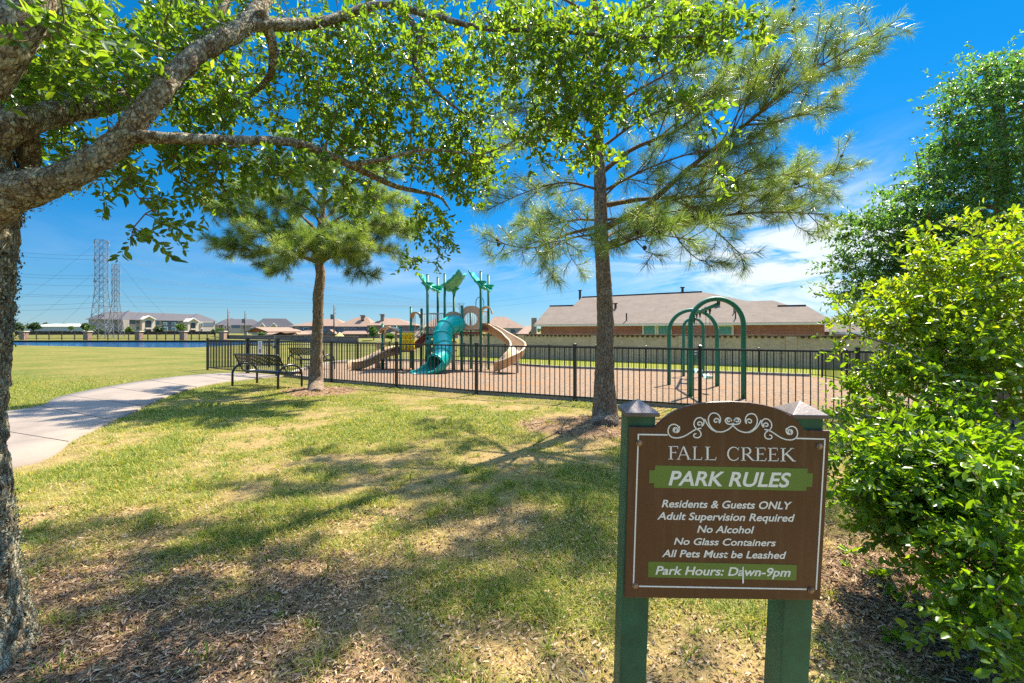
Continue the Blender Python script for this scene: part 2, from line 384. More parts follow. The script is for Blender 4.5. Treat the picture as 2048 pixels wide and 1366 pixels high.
def spline(pts, n):
    pts = np.array(pts, float); t = np.r_[0, np.cumsum(np.linalg.norm(np.diff(pts, axis=0), axis=1))]; t /= t[-1]
    out = []
    for u in np.linspace(0, 1, n):
        i = min(np.searchsorted(t, u, 'right') - 1, len(pts) - 2); i = max(i, 0)
        f = (u - t[i]) / (t[i + 1] - t[i]); p0 = pts[max(i - 1, 0)]; p1 = pts[i]; p2 = pts[i + 1]; p3 = pts[min(i + 2, len(pts) - 1)]
        h_ = t[i + 1] - t[i]; m1 = (p2 - p0) / max(t[i + 1] - t[max(i - 1, 0)], 1e-9) * h_; m2 = (p3 - p1) / max(t[min(i + 2, len(pts) - 1)] - t[i], 1e-9) * h_
        out.append((2 * f**3 - 3 * f**2 + 1) * p1 + (f**3 - 2 * f**2 + f) * m1 + (-2 * f**3 + 3 * f**2) * p2 + (f**3 - f**2) * m2)
    return np.array(out)
la, lb = spline(lo, 60), spline(hi, 60)
pb = MB(); rows = []
for a, b_ in zip(la, lb):
    r_ = []
    for f in (0, 0, .2, .4, .6, .8, 1, 1):
        p = a * (1 - f) + b_ * f; r_.append([p[0], p[1], gzf(*p) + 0.03])
    r_[0][2] -= 0.07; r_[-1][2] -= 0.07; rows.append(r_)
pb.grid(rows); props(pb.build('path', M['concrete'], None, True), kind='structure')
jm = MB()
for k in range(4, 58, 5):
    a, b_ = la[k], lb[k]; a3 = Vector((*a, gzf(*a) + 0.034)); b3 = Vector((*b_, gzf(*b_) + 0.034)); d3 = (la[k + 1] - a); d3 = Vector((d3[0], d3[1], 0)).normalized() * 0.011
    jm.face([a3 - d3, a3 + d3, b3 + d3, b3 - d3])
props(jm.build('path_joint_marking', paint('joint_dirt', (0.09, 0.07, 0.055), 0.95)), kind='structure')
# ------------------------------------------------------------ fence lines (ground points of the posts)
FRONT = [G(*p) for p in ((415, 739.5), (495, 747.8), (555, 753.2), (663, 764.2), (793, 775.6), (953, 788.6), (1150, 801.5), (1400, 819))]
FRONT += [Vector((5.97, 7.86, 0)), Vector((8.25, 6.78, 0)), Vector((10.5, 5.7, 0))]
BACK_R = Vector((13.76, 20.2, 0)); BACK_M = Vector((1.98, 24.4, 0)); BACK_L = Vector((-7.46, 27.75, 0))
def run(a, b, n):
    out = []
    for i in range(n + 1):
        p = a.lerp(b, i / n); out.append(Vector((p.x, p.y, gzf(p.x, p.y))))
    return out
LEFT = run(FRONT[0], BACK_L, 4); BACK = run(BACK_L, BACK_M, 4)[:-1] + run(BACK_M, BACK_R, 5); RIGHT = run(BACK_R, Vector((9.9, 5.99, 0)), 6)
# ------------------------------------------------------------ playground surface (wood fibre) and its kerb
fr = [Vector((-7.6, 15.32, 0))] + [p + Vector((0.03, 0.06, 0)) for p in FRONT[3:9]] + [Vector((9.8, 6.25, 0))]
bk = [G(612, 738), G(720, 722), G(830, 722), G(960, 725), BACK_M + Vector((0, -.25, 0)), BACK_M.lerp(BACK_R, .5) + Vector((-.1, -.25, 0)), BACK_R + Vector((-.4, -.3, 0)), Vector((13.2, 19.0, 0))]
fa, ba = spline([p[:2] for p in fr], 60), spline([p[:2] for p in bk], 60)
rows = [[(*(fa[i] * (1 - f) + ba[i] * f), 0) for i in range(60)] for f in np.linspace(0, 1, 40)]
rows = [[(x, y, gzf(x, y) + 0.022 + 0.05 * (fbm(np.array(x * 1.3), np.array(y * 1.3), 77, 3) - 0.5) * (0 < k < 39)) for x, y, _ in r_] for k, r_ in enumerate(rows)]
def fibremat():
    m, t, b = newmat('wood_fibre_surface'); v = coords(t, (1, 1, 0.2))
    n1 = tnoise(t, v, 0.55, 5, 0.6); n2 = tnoise(t, v, 11, 7, 0.85); n3 = tnoise(t, v, 40, 3, 0.7)
    fib = ramp(t, n2, [(0.36, (0.05, 0.03, 0.022)), (0.46, (0.16, 0.105, 0.068)), (0.58, (0.27, 0.19, 0.125)), (0.72, (0.20, 0.175, 0.175))])
    dirt = ramp(t, n3, [(0.3, (0.18, 0.105, 0.058)), (0.7, (0.27, 0.165, 0.095))])
    c = mixcol(t, ramp(t, n1, [(0.5, (0, 0, 0)), (0.62, (1, 1, 1))]), fib, dirt)
    lnk(t, c, b.inputs['Base Color']); b.inputs['Roughness'].default_value = 1; b.inputs['Specular IOR Level'].default_value = 0.1
    bump(t, b, n2, 0.8, 0.03); return m
pg = MB(); pg.grid(rows); props(pg.build('playground_surface_ground', fibremat(), None, True), kind='structure')
kb = MB()
def kerb(pts, w_=0.13, h=0.09):
    for a, b_ in zip(pts[:-1], pts[1:]):
        a3 = Vector((a[0], a[1], gzf(*a) + h / 2 - .02)); b3 = Vector((b_[0], b_[1], gzf(*b_) + h / 2 - .02)); kb.bar(a3, b3, w_, h + .04)
kerb([p for p in fa[::3]]); kerb([p for p in ba[::3]], 0.16, 0.14); kerb([fa[0], ba[0]], 0.14, 0.1)
props(kb.build('kerb', concmat('kerb_concrete', (0.33, 0.28, 0.22))), kind='structure')
# ------------------------------------------------------------ pond
def watermat():
    m, t, b = newmat('pond_water'); v = coords(t, (0.6, 2.0, 1))
    b.inputs['Base Color'].default_value = (0.004, 0.035, 0.09, 1); b.inputs['Roughness'].default_value = 0.12; b.inputs['Specular IOR Level'].default_value = 0.5
    bump(t, b, tnoise(t, v, 2.2, 5, 0.7), 0.5, 0.25); return m
wb = MB(); wb.face([(-400, 57, -0.69), (-40, 57, -0.69), (-40, 89, -0.69), (-400, 89, -0.69)])
props(wb.build('water', watermat()), kind='structure')
bw = MB(); bw.box((-220, 87.75, -0.60), (360, 0.12, 0.5))
props(bw.build('pond_bulkhead', paint('dark_bulkhead_timber', (0.035, 0.025, 0.02), 0.9, 0.3)), 'low dark timber retaining wall along the far bank of the pond', 'retaining wall')
# ------------------------------------------------------------ boundary brick wall, parallel to the front fence
WD = Vector((0.866, -0.5, 0)); WN = Vector((0.5, 0.866, 0)); WANG = -math.atan2(0.5, 0.866)
M['wall_brick'] = brickmat('tan_wall_brick', (0.68, 0.46, 0.27), (0.50, 0.34, 0.19), (0.60, 0.47, 0.33), 1.0, WANG)
M['cap_brick'] = brickmat('wall_cap_brick', (0.30, 0.17, 0.08), (0.12, 0.07, 0.04), (0.25, 0.18, 0.12), 1.0, WANG)
M['dark_header'] = paint('dark_header_brick', (0.07, 0.04, 0.022), .9, .3)
def brick_wall(a, b_, h, name, label, cap_step=0.34, pier=6.0, mat=None, capmat=None, base=-1.2):
    a, b_ = Vector(a), Vector(b_); d = (b_ - a); ln = d.length; d.normalize(); ang = math.atan2(d.y, d.x)
    root = empty(name, (a.x, a.y, a.z), label, 'wall')
    w_ = MB(); c_ = MB(); mid = (a + b_) / 2
    top = a.z + h
    w_.bar(Vector((a.x, a.y, (top + base) / 2)), Vector((b_.x, b_.y, (top + base) / 2)), 0.25, top - base)
    w_.build('wall_panel', mat or M['wall_brick'], root)
    c_.bar(Vector((a.x, a.y, top + .05)), Vector((b_.x, b_.y, top + .05)), 0.36, 0.075)
    k = 0; t_m = MB()
    while k < ln:   # projecting header bricks under the coping
        p = a + d * k; t_m.bar(Vector((p.x, p.y, top - 0.045)), Vector((p.x, p.y, top - 0.045)) + d * cap_step * .5, 0.34, 0.11); k += cap_step
    c_.build('wall_coping', capmat or M['cap_brick'], root); t_m.build('header_course', M['dark_header'], root)
    k = pier
    while k < ln:
        p = a + d * k; m = MB(); m.box((p.x, p.y, (top + base) / 2), (0.55, 0.42, top - base - .006), ang); m.build('wall_pier', mat or M['wall_brick'], root); k += pier
    return root
brick_wall((-4.4, 38.7, -.6), (20.2, 24.5, -.6), 1.80, 'brick_wall', 'long tan brick boundary wall with dark toothed coping in front of the red brick house', base=-1.0)
grey_brick = brickmat('grey_brown_wall_brick', (0.23, 0.18, 0.15), (0.17, 0.13, 0.11), (0.25, 0.2, 0.17), 1.6, -0.8)
brick_wall((P(440, 0, 108).x, 108, -.5), (P(716, 0, 80).x, 80, -.6), 0.92, 'brick_wall', 'low grey brown brick wall below the row of distant tan roofed houses', 0.5, 5.0, grey_brick, grey_brick, base=-2.2)
# ------------------------------------------------------------ the big red brick house
M['roof_tan'] = roofmat('weathered_shingles', (0.165, 0.128, 0.10))
M['red_brick'] = brickmat('red_brick', (0.32, 0.125, 0.095), (0.20, 0.08, 0.065), (0.36, 0.26, 0.21), 1.25, WANG)
M['fascia'] = paint('pale_green_white_fascia', (0.62, 0.64, 0.50), 0.5, 0.05)
M['blind'] = paint('teal_window_blind', (0.06, 0.27, 0.25), 0.25, 0.15, 3)
A0 = Vector((1.98, 41, 2.1)); SL = 0.414
def roofpt(px, py):   # pixel ray onto the front roof plane
    n = Vector((-SL * WN.x, -SL * WN.y, 1)); o = Vector((0, 0, CAMZ)); r_ = P(px, py, 1) - o
    return o + r_ * ((A0 - o).dot(n) / r_.dot(n))
house = empty('brick_house', (11.5, 38, -.6), 'large red brick house with a long greyish tan shingle roof behind the tan wall', 'house')
front = [roofpt(*p) for p in ((1068, 649), (1100, 612), (1147, 611), (1164, 594.5), (1404, 583.5), (1500, 603), (1555, 612), (1612, 611), (1669, 643.5))]
back = [p + WN * (2 * (14 - 7) if i in (3, 4) else 0) for i, p in enumerate(front)]
back = []
for p in front:
    o_ = (p.z - 2.1) / SL; back.append(Vector((p.x, p.y, 2.1)) + WN * max(o_, 0.02) * 1.0 + WN * 0.0)
rf = MB(); nF = len(front)
rf.v += [tuple(p) for p in front] + [tuple(p) for p in back]
rf.f.append(tuple(range(nF)))
for i in range(nF - 1): rf.f.append((i + 1, i, nF + i, nF + i + 1))
roof = rf.build('roof', M['roof_tan'], house)
fb = MB(); e0, e1 = front[0], front[-1]
fb.bar(e0 + Vector((0, 0, -.10)) - WN * .03, e1 + Vector((0, 0, -.10)) - WN * .03, 0.10, 0.16)
fb.build('gutter', M['fascia'], house)
for i, j in ((1, 2), (3, 4), (6, 7)):
    rc = MB(); rc.bar(front[i] + Vector((0, 0, .03)), front[j] + Vector((0, 0, .03)), 0.22, 0.06)
    rc.build('ridge_cap', M['dark_header'], house)
wl = MB(); q0 = e0 + WD * .45 + WN * .5; q1 = e1 - WD * .5 + WN * .5
wl.prism([Vector((q0.x, q0.y, -1)), Vector((q1.x, q1.y, -1)), Vector((q1.x, q1.y, 2.03)), Vector((q0.x, q0.y, 2.03))], WN * 8)
sf = MB(); sf.prism([e0 - Vector((0, 0, .06)) + WN * .05, e1 - Vector((0, 0, .06)) + WN * .05, e1 - Vector((0, 0, .06)) + WN * .55, e0 - Vector((0, 0, .06)) + WN * .55], (0, 0, .03))
sf.build('soffit', M['fascia'], house)
wl.build('wall', M['red_brick'], house)
def wallpt(px, py, off):   # pixel ray onto the house's front wall plane, off metres proud of it
    o = Vector((0, 0, CAMZ)); r_ = P(px, py, 1) - o; return o + r_ * (((q0 - WN * off) - o).dot(WN) / r_.dot(WN))
for x0, x1, y0, y1, lab in ((1286, 1311, 650, 686, None), (1315, 1341, 650, 686, None), (1436, 1465, 651, 686, None)):
    a, b_, c_, d_ = wallpt(x0, y1, .03), wallpt(x1, y1, .03), wallpt(x1, y0, .03), wallpt(x0, y0, .03)
    c_.z = min(c_.z, 1.98); d_.z = min(d_.z, 1.98)
    fm = MB(); th = 0.11
    for u, v_ in ((a, b_), (b_, c_), (c_, d_), (d_, a)): fm.bar(u, v_, th, 0.12)
    w_ = fm.build('window', M['fascia'], house)
    pn = MB(); pn.prism([a + WN * .02, b_ + WN * .02, c_ + WN * .02, d_ + WN * .02], WN * .02); pn.build('pane', M['blind'], w_, world=False)
ds = MB(); p = wallpt(1661, 649, .08); ds.tube([p + Vector((0, 0, .1)), p, Vector((p.x, p.y, -.6))], .075, 8); ds.build('downspout', M['white'], house, True)
for px, py, h, r_ in ((1231, 617, .45, .11), (1253, 641, .6, .06), (1437, 609, .5, .14), (1468, 626, .55, .05), (1471, 637, .6, .05)):
    p = roofpt(px, py); m = MB(); m.tube([p - Vector((0, 0, .1)), p + Vector((0, 0, h))], r_, 8)
    if r_ > .1: m.box(p + Vector((0, 0, h)), (r_ * 3, r_ * 3, .08))
    m.build('roof_vent', M['black_far'], house)
for px, py, y0 in ((1160, 581, 600), (1365, 575, 590)):
    d_ = 47 if px < 1200 else 42; m = MB(); m.tube([P(px, y0, d_), P(px, py, d_)], .12, 8); m.box(P(px, py, d_), (.32, .32, .1)); m.build('flue_pipe', M['black_far'], house)
ch = MB(); p = P(1068, 650, 45); ch.box((p.x, p.y, p.z - 1), (.5, .5, 3.4)); ch.build('chimney', brickmat('chimney_brick', (.36, .3, .22), (.3, .24, .18), (.4, .36, .3)), house)
# a second roof rising behind, with its own ridge
def hip_roof(c, L_, W_, h, ang, mb, over=0.0, gable=False):
    ca, sa = math.cos(ang), math.sin(ang)
    def T(u, v_, z): return Vector((c[0] + u * ca - v_ * sa, c[1] + u * sa + v_ * ca, c[2] + z))
    hx, hy = L_ / 2 + over, W_ / 2 + over; r_ = hx if gable else max(hx - hy, 0.2)
    vs = [T(-hx, -hy, 0), T(hx, -hy, 0), T(hx, hy, 0), T(-hx, hy, 0), T(-r_, 0, h), T(r_, 0, h)]
    mb.add(vs, [(0, 1, 5, 4), (1, 2, 5), (2, 3, 4, 5), (3, 0, 4), (3, 2, 1, 0)])
r2 = MB(); p = P(1522, 601.5, 44); hip_roof((p.x, p.y, 2.2), 12, 10, p.z - 2.2, WANG, r2); r2.build('roof', M['roof_tan'], house)
# ------------------------------------------------------------ neighbours to the right of it
hs2 = empty('house', P(1722, 690, 34), 'beige house seen end on just right of the long red brick house', 'house')
m = MB(); p = P(1745, 690, 33); m.box((p.x, p.y + 3, -.2), (3.6, 6, 2.9), 0); m.build('wall', brickmat('beige_brick', (.36, .27, .2), (.3, .22, .16), (.35, .3, .25), 1.2), hs2)
m = MB(); m.box((p.x, p.y + 3, 1.36), (4.6, 7, .2), 0); m.build('fascia', M['white'], hs2)
m = MB(); hip_roof((p.x, p.y + 3, 1.47), 4.8, 7.2, 1.3, math.pi / 2, m); m.build('roof', M['roof_tan'], hs2)
# ------------------------------------------------------------ two storey tan houses
M['roof_pink'] = roofmat('pinkish_tan_shingles', (0.25, 0.165, 0.12))
M['brick_pinkgrey'] = brickmat('grey_pink_brick', (.30, .22, .2), (.24, .18, .16), (.3, .25, .22), 2.0)
M['siding_grey'] = paint('blue_grey_siding', (0.16, 0.18, 0.24), 0.8, 0.1)
M['siding_white'] = paint('pale_siding', (0.55, 0.55, 0.52), 0.8, 0.08)
def px_box(mb, x0, x1, y0, y1, d, dep):
    a, b_ = P(x0, y1, d), P(x1, y0, d); mb.box(((a.x + b_.x) / 2, d + dep / 2, (a.z + b_.z) / 2), (b_.x - a.x, dep, b_.z - a.z))
def suburban(x0, x1, ye, xp, yp, d, label, wall, chim=None, porches=(), gables=(), windows=(), ang=0.0, base=-3.3):
    a, b_ = P(x0, ye, d), P(x1, ye, d); L_ = b_.x - a.x; cx = (a.x + b_.x) / 2
    root = empty('house', (cx, d + 5, base), label, 'house', 'tan roofed houses beyond the low brick wall')
    m = MB(); dep = 11.0; m.box((cx, d + dep / 2, (a.z + base) / 2), (L_ * .94, dep, a.z - base)); m.build('wall', wall, root)
    m = MB(); pk = P(xp, yp, d + dep / 2); hx = L_ / 2 + .3
    y0_, y1_ = d - .5, d + dep + .5; rl = min(hx * .5, 3.0)
    vs = [(cx - hx, y0_, a.z), (cx + hx, y0_, a.z), (cx + hx, y1_, a.z), (cx - hx, y1_, a.z), (pk.x - rl * .6, d + dep / 2, pk.z), (pk.x + rl * .6, d + dep / 2, pk.z)]
    m.add(vs, [(0, 1, 5, 4), (1, 2, 5), (2, 3, 4, 5), (3, 0, 4), (3, 2, 1, 0)]); r_ = m.build('roof', M['roof_pink'], root)
    if chim:
        m = MB(); px_box(m, chim[0], chim[1], chim[2], chim[3], d + 3, 1.0); c = P((chim[0] + chim[1]) / 2, chim[2], d + 3)
        m.box((c.x, d + 3.5, c.z), (1.5 * (P(chim[1], 0, d).x - P(chim[0], 0, d).x), 1.4, .3)); m.build('chimney', M['brick_pinkgrey'], r_, world=False)
    for p0, p1, pe, pt in porches:
        m = MB(); a2, b2 = P(p0, pe, d - 4), P(p1, pe, d - 4); t = P((p0 + p1) / 2, pt, d)
        w_ = (b2.x - a2.x); m.add([(a2.x, d - 4, a2.z), (b2.x, d - 4, b2.z), (b2.x - w_ * .22, d - .01, t.z), (a2.x + w_ * .22, d - .01, t.z), (a2.x, d - .01, a2.z), (b2.x, d - .01, a2.z)], [(0, 1, 2, 3), (0, 3, 4), (1, 5, 2), (0, 4, 5, 1)])
        m.build('porch_roof', M['roof_pink'], root)
        m = MB(); m.box(((a2.x + b2.x) / 2, d - 1.7, (a2.z + base) / 2), (w_ * .92, 3.3, a2.z - base)); m.build('porch_wall', M['brick_pinkgrey'], root)
    for g0, g1, gb, gt in gables:
        m = MB(); a2, b2, t = P(g0, gb, d - 5), P(g1, gb, d - 5), P((g0 + g1) / 2, gt, d - 5)
        m.add([a2, b2, t, a2 + Vector((0, 4, 0)), b2 + Vector((0, 4, 0)), t + Vector((0, 4, 0))], [(0, 3, 5, 2), (1, 2, 5, 4), (0, 1, 4, 3)]); m.build('gable_roof', M['roof_pink'], root)
        m = MB(); k = Vector((0, .25, 0)); m.face([a2 + k, b2 + k, t + k - Vector((0, 0, .15))]); m.box(((a2.x + b2.x) / 2, d - 3, (a2.z + base) / 2), ((b2.x - a2.x) * .9, 3.4, a2.z - base)); m.build('gable_wall', M['brick_pinkgrey'], root)
    for w0, w1, y0, y1 in windows:
        m = MB(); px_box(m, w0, w1, y0, y1, d - .06, .12); f = m.build('window', M['white'], root)
        m = MB(); px_box(m, w0 + .7, w1 - .7, y0 + .7, y1 - .7, d - .1, .08); m.build('pane', M['glass'], f, world=False)
    return root
suburban(582, 694, 652, 664, 637.5, 168, 'wide tan roofed house with blue grey upper wall directly behind the bench tree trunk', M['siding_grey'], porches=((598, 630, 667, 658), (672, 692, 668, 661)), gables=((646, 672, 669, 659),), windows=((590, 599, 655, 663), (607, 618, 655, 663)))
suburban(672, 744, 653, 725, 634, 160, 'tan roofed house with a short brick chimney on its peak beside a utility pole', M['siding_grey'], chim=(721.5, 728.5, 631, 640), porches=((676, 734, 668, 659),), windows=((688, 698, 656, 663), (702, 712, 656, 663)))
suburban(731, 829, 650.5, 783, 636.5, 150, 'tan roofed house with a tall square chimney just left of the play structure', M['brick_pinkgrey'], chim=(761, 767.5, 629, 648), porches=((733, 760, 668, 660), (775, 815, 669, 660)), windows=((742, 751, 655, 663), (790, 800, 655, 663)))
suburban(846, 918, 653, 880, 638, 158, 'tan roofed house half hidden behind the tan railings of the play deck', M['brick_pinkgrey'], windows=((858, 866, 656, 664), (905, 913, 656, 664)))
suburban(974, 1050, 656, 999, 633.5, 120, 'tan roofed house with a pale gable showing above the spiral slide', M['siding_white'], gables=((1031, 1053, 669, 656),), windows=((1020, 1031, 658, 667),))
suburban(1036, 1076, 668, 1058, 652, 105, 'small low tan roof between the spiral slide and the red brick house', M['brick_pinkgrey'])
# pavilion with the timber gable
pv = empty('pavilion', P(510, 675, 125), 'open park pavilion with an orange timber gable and tan roof', 'pavilion')
d_ = 125; a, b_, t = P(491, 664, d_), P(535, 664, d_), P(510, 655, d_)
m = MB(); k = Vector((5.5, 8, 0)); m.add([a, t, t + k, a + k, b_, b_ + k], [(0, 1, 2, 3), (1, 4, 5, 2)]); m.build('roof', M['roof_pink'], pv, solid=.25)
m = MB(); i_ = Vector((0, .5, -.15)); m.face([a + i_ + Vector((1, 0, 0)), b_ + i_ - Vector((1, 0, 0)), t + i_]); m.build('gable_boarding', paint('orange_timber', (0.36, 0.12, 0.02), 0.7, 0.25), pv, solid=.1)
for x in (494, 516, 532):
    m = MB(); p = P(x, 664, d_ + .6); m.box((p.x, p.y, (p.z - 2.8) / 2), (.35, .35, p.z + 2.8)); m.build('post', M['siding_white'], pv)
lr = empty('house', P(560, 676, 130), 'long low tan roof reaching right from the timber pavilion', 'house', 'tan roofed houses beyond the low brick wall')
a, b_ = P(530, 669, 131), P(590, 669, 131); m = MB(); z1 = P(0, 658, 136).z
m.add([(a.x, 131, a.z), (b_.x, 131, a.z), (b_.x - 2, 136, z1), (a.x, 136, z1), (a.x, 142, a.z), (b_.x, 142, a.z)], [(0, 1, 2, 3), (1, 5, 2), (3, 2, 5, 4), (0, 3, 4)]); m.build('roof', M['roof_pink'], lr)
m = MB(); m.box(((a.x + b_.x) / 2, 136, a.z / 2 - 1.5), (b_.x - a.x - 1, 9, a.z + 3)); m.build('wall', M['brick_pinkgrey'], lr)
um = empty('patio_umbrella', P(679, 678, 100), 'pale yellow patio umbrella behind the low grey brick wall', 'umbrella')
c = P(679, 669.5, 100); m = MB(); m.add([c + Vector((0, 0, .62))] + [c + Vector((1.05 * math.cos(k * math.pi / 4), 1.05 * math.sin(k * math.pi / 4), -.3)) for k in range(8)], [(0, 1 + k, 1 + (k + 1) % 8) for k in range(8)]); m.build('canopy', paint('pale_yellow_canvas', (.5, .42, .12), .8), um)
m = MB(); m.tube([c + Vector((0, 0, .6)), Vector((c.x, c.y, -1))], .04, 6); m.build('pole', M['white'], um)
# ------------------------------------------------------------ apartment blocks
M['roof_grey'] = roofmat('grey_shingles', (0.085, 0.08, 0.088))
M['apt_beige'] = paint('beige_render', (0.42, 0.36, 0.30), 0.85, 0.06)
M['apt_blue'] = paint('blue_grey_cladding', (0.11, 0.15, 0.19), 0.8, 0.08)
M['apt_stone'] = paint('cream_stone', (0.58, 0.48, 0.38), 0.85, 0.08)
def apartment(name, label, d0, d1, x0, x1, yroof0, yroof1, ye0, ye1, yb, hips, bays, clad, wins, arches):
    """facade from (x0,d0) to (x1,d1); everything else is set out on that plane"""
    a, b_ = P(x0, 0, d0), P(x1, 0, d1); A = Vector((a.x, a.y, 0)); B = Vector((b_.x, b_.y, 0)); D = (B - A); ln = D.length; D.normalize(); Nn = Vector((-D.y, D.x, 0))
    if Nn.dot(A) < 0: Nn = -Nn
    ze = (P(x0, ye0, d0).z + P(x1, ye1, d1).z) / 2; zb = P(x0, yb, d0).z - 1
    def W(px, off=0.0):
        r_ = Vector(((px - CX) / FPX, 1, 0)); o = A - Nn * off; k = o.dot(Nn) / r_.dot(Nn); return r_ * k
    def WZ(px, py, off=0.0):
        p = W(px, off); p.z = CAMZ + (HOR - py) * p.y / FPX; return p
    root = empty(name, (A + B) / 2 + Vector((0, 0, zb)), label, 'apartment block')
    m = MB(); m.prism([A + Vector((0, 0, zb)), B + Vector((0, 0, zb)), B + Vector((0, 0, ze)), A + Vector((0, 0, ze))], Nn * 11); m.build('wall', M['apt_beige'], root)
    zr = CAMZ + (HOR - yroof0) * (W((x0 + x1) / 2).y + 4) / FPX
    m = MB(); o = D * 1.2; n_ = Nn * 1.2
    q = [A - o - n_, B + o - n_, B + o + Nn * 12.2, A - o + Nn * 12.2]
    m.add([Vector((p.x, p.y, ze)) for p in q] + [Vector((p.x, p.y, zr)) for p in (A + D * 6 + Nn * 5.5, B - D * 6 + Nn * 5.5)], [(0, 1, 5, 4), (1, 2, 5), (2, 3, 4, 5), (3, 0, 4), (3, 2, 1, 0)])
    rf_ = m.build('roof', M['roof_grey'], root)
    for h0, h1, hp, yh, pro in hips:
        m = MB(); c0, c1 = W(h0, pro), W(h1, pro); pk = WZ(hp, yh, -5)
        e = [c0, c1, c1 + Nn * 13, c0 + Nn * 13]
        m.add([Vector((p.x, p.y, ze + .05)) for p in e] + [pk], [(0, 1, 4), (1, 2, 4), (2, 3, 4), (3, 0, 4), (3, 2, 1, 0)]); m.build('hip_roof', M['roof_grey'], root)
        m = MB(); t = D * .8
        m.prism([Vector((c0.x, c0.y, zb)) + t, Vector((c1.x, c1.y, zb)) - t, Vector((c1.x, c1.y, ze)) - t, Vector((c0.x, c0.y, ze)) + t], Nn * (pro + 3)); m.build('wing_wall', M['apt_beige'], root)
    for c0, c1, y0, y1, pro in clad:
        m = MB(); m.prism([WZ(c0, y1, pro + .1), WZ(c1, y1, pro + .1), WZ(c1, y0, pro + .1), WZ(c0, y0, pro + .1)], Nn * .6); m.build('cladding', M['apt_blue'], root)
    for g0, g1, ge, gt, pro in bays:
        m = MB(); bt = WZ(g0, yb + 3, pro + .4), WZ(g1, yb + 3, pro + .4)
        poly = [bt[0], bt[1], WZ(g1, ge, pro + .4), WZ((g0 + g1) / 2, gt, pro + .4), WZ(g0, ge, pro + .4)]
        m.prism(poly, Nn * (pro + 3)); bay = m.build('entrance_bay', M['apt_stone'], root)
        m = MB(); w3 = (g1 - g0); k = .8
        m.bar(WZ(g0 - k, ge + .4, pro + .6), WZ((g0 + g1) / 2, gt - .6, pro + .6), 1.2, .5); m.bar(WZ((g0 + g1) / 2, gt - .6, pro + .6), WZ(g1 + k, ge + .4, pro + .6), 1.2, .5); m.build('gable_trim', M['white'], bay, world=False)
        cxp = (g0 + g1) / 2; hw = w3 * .23; ys = ge + 2.5
        arc = [WZ(cxp - hw, yb + 2, pro + .5), WZ(cxp + hw, yb + 2, pro + .5)] + [WZ(cxp + hw * math.cos(t), ys + 2 - 2.2 * math.sin(t), pro + .5) for t in np.linspace(0, math.pi, 9)]
        m = MB(); m.prism(arc, Nn * .3); m.build('arched_opening', M['dark_glass'], bay, world=False)
        m = MB(); ym = yb - (yb - ge) * .36; m.bar(WZ(cxp - hw, ym, pro + .6), WZ(cxp + hw, ym, pro + .6), .5, .9); m.build('balcony_rail', M['apt_stone'], bay, world=False)
    for w0, w1, y0, y1, pro in wins:
        m = MB(); m.prism([WZ(w0, y1, pro + .35), WZ(w1, y1, pro + .35), WZ(w1, y0, pro + .35), WZ(w0, y0, pro + .35)], Nn * .4); f = m.build('window', M['white'], root)
        m = MB(); k = .45; m.prism([WZ(w0 + k, y1 - k, pro + .45), WZ(w1 - k, y1 - k, pro + .45), WZ(w1 - k, y0 + k, pro + .45), WZ(w0 + k, y0 + k, pro + .45)], Nn * .2); m.build('pane', M['glass'], f, world=False)
    m = MB(); m.prism([WZ(x0, yb + 1, .35), WZ(x1, yb + 1, .35), WZ(x1, yb - 3.4, .35), WZ(x0, yb - 3.4, .35)], Nn * .3); m.build('plinth', M['apt_stone'], root)
    return root
apartment('apartment_block', 'grey roofed apartment block with two cream gabled entrance bays beside the pylons', 240, 300, 204, 430, 626, 628, 637.5, 644, 667,
          hips=((242, 262, 259, 620, 5), (378, 429, 394.5, 627, 4)), bays=((284, 310, 638.5, 632.5, 2), (375.5, 397, 643, 637, 5)),
          clad=((243.5, 271, 639, 648, 0), (279, 284, 640, 663, 0), (325, 355, 641.5, 660, .2), (406, 427, 645, 653, 4)),
          wins=((272, 278, 641, 648, .1), (272, 278, 653, 660, .1), (311, 320, 642.5, 651, .1), (326.5, 334, 644.5, 650, .6), (344, 352, 644.5, 650, .6), (328, 335, 654, 661, .6), (344, 352, 654, 661, .6), (401, 406, 646, 652, 4.1), (402, 406, 657, 662, 4.1), (210, 215, 642, 648, .1), (224, 229, 642, 648, .1), (210, 215, 654, 660, .1), (224, 229, 654, 660, .1)), arches=())
apartment('apartment_block', 'grey roofed apartment block with a dark blue band between two utility poles', 310, 330, 437, 528, 638, 640, 649, 652, 669,
          hips=((444, 484, 464, 635.5, 3),), bays=(), clad=((463, 480, 650, 656, 3), (439, 447, 651, 663, .2)),
          wins=((441, 445, 652, 656, .4), (449, 453, 652, 656, 3.2), (456, 460, 652, 656, 3.2), (449, 453, 660, 664, 3.2), (456, 460, 660, 664, 3.2), (486, 489, 652, 658, .1), (500, 504, 651, 662, .1), (512, 517, 653, 660, .1)), arches=())
apartment('apartment_block', 'grey roofed apartment block with two white dormer gables above the timber pavilion', 280, 290, 503, 592, 637, 639, 656, 657, 670,
          hips=(), bays=((519, 529, 653, 647, 2), (541, 553, 653, 647, 2)), clad=(), wins=((531, 539, 652.5, 657.5, .1), (555, 562, 652.5, 657.5, .1), (565, 572, 653, 658, .1)), arches=())
# ------------------------------------------------------------ warehouses far left
m = MB(); px_box(m, 48, 168, 652.5, 662, 420, 60)
wh = empty('warehouse', P(105, 664, 420), 'long low white warehouse on the horizon beside the oak trunk', 'warehouse'); m.build('wall', M['siding_white'], wh)
m = MB(); hip_roof((P(108, 0, 420).x, 450, P(0, 652.4, 420).z), P(170, 0, 420).x - P(46, 0, 420).x, 62, 2.5, 0, m, gable=True); m.build('roof', M['white'], wh)
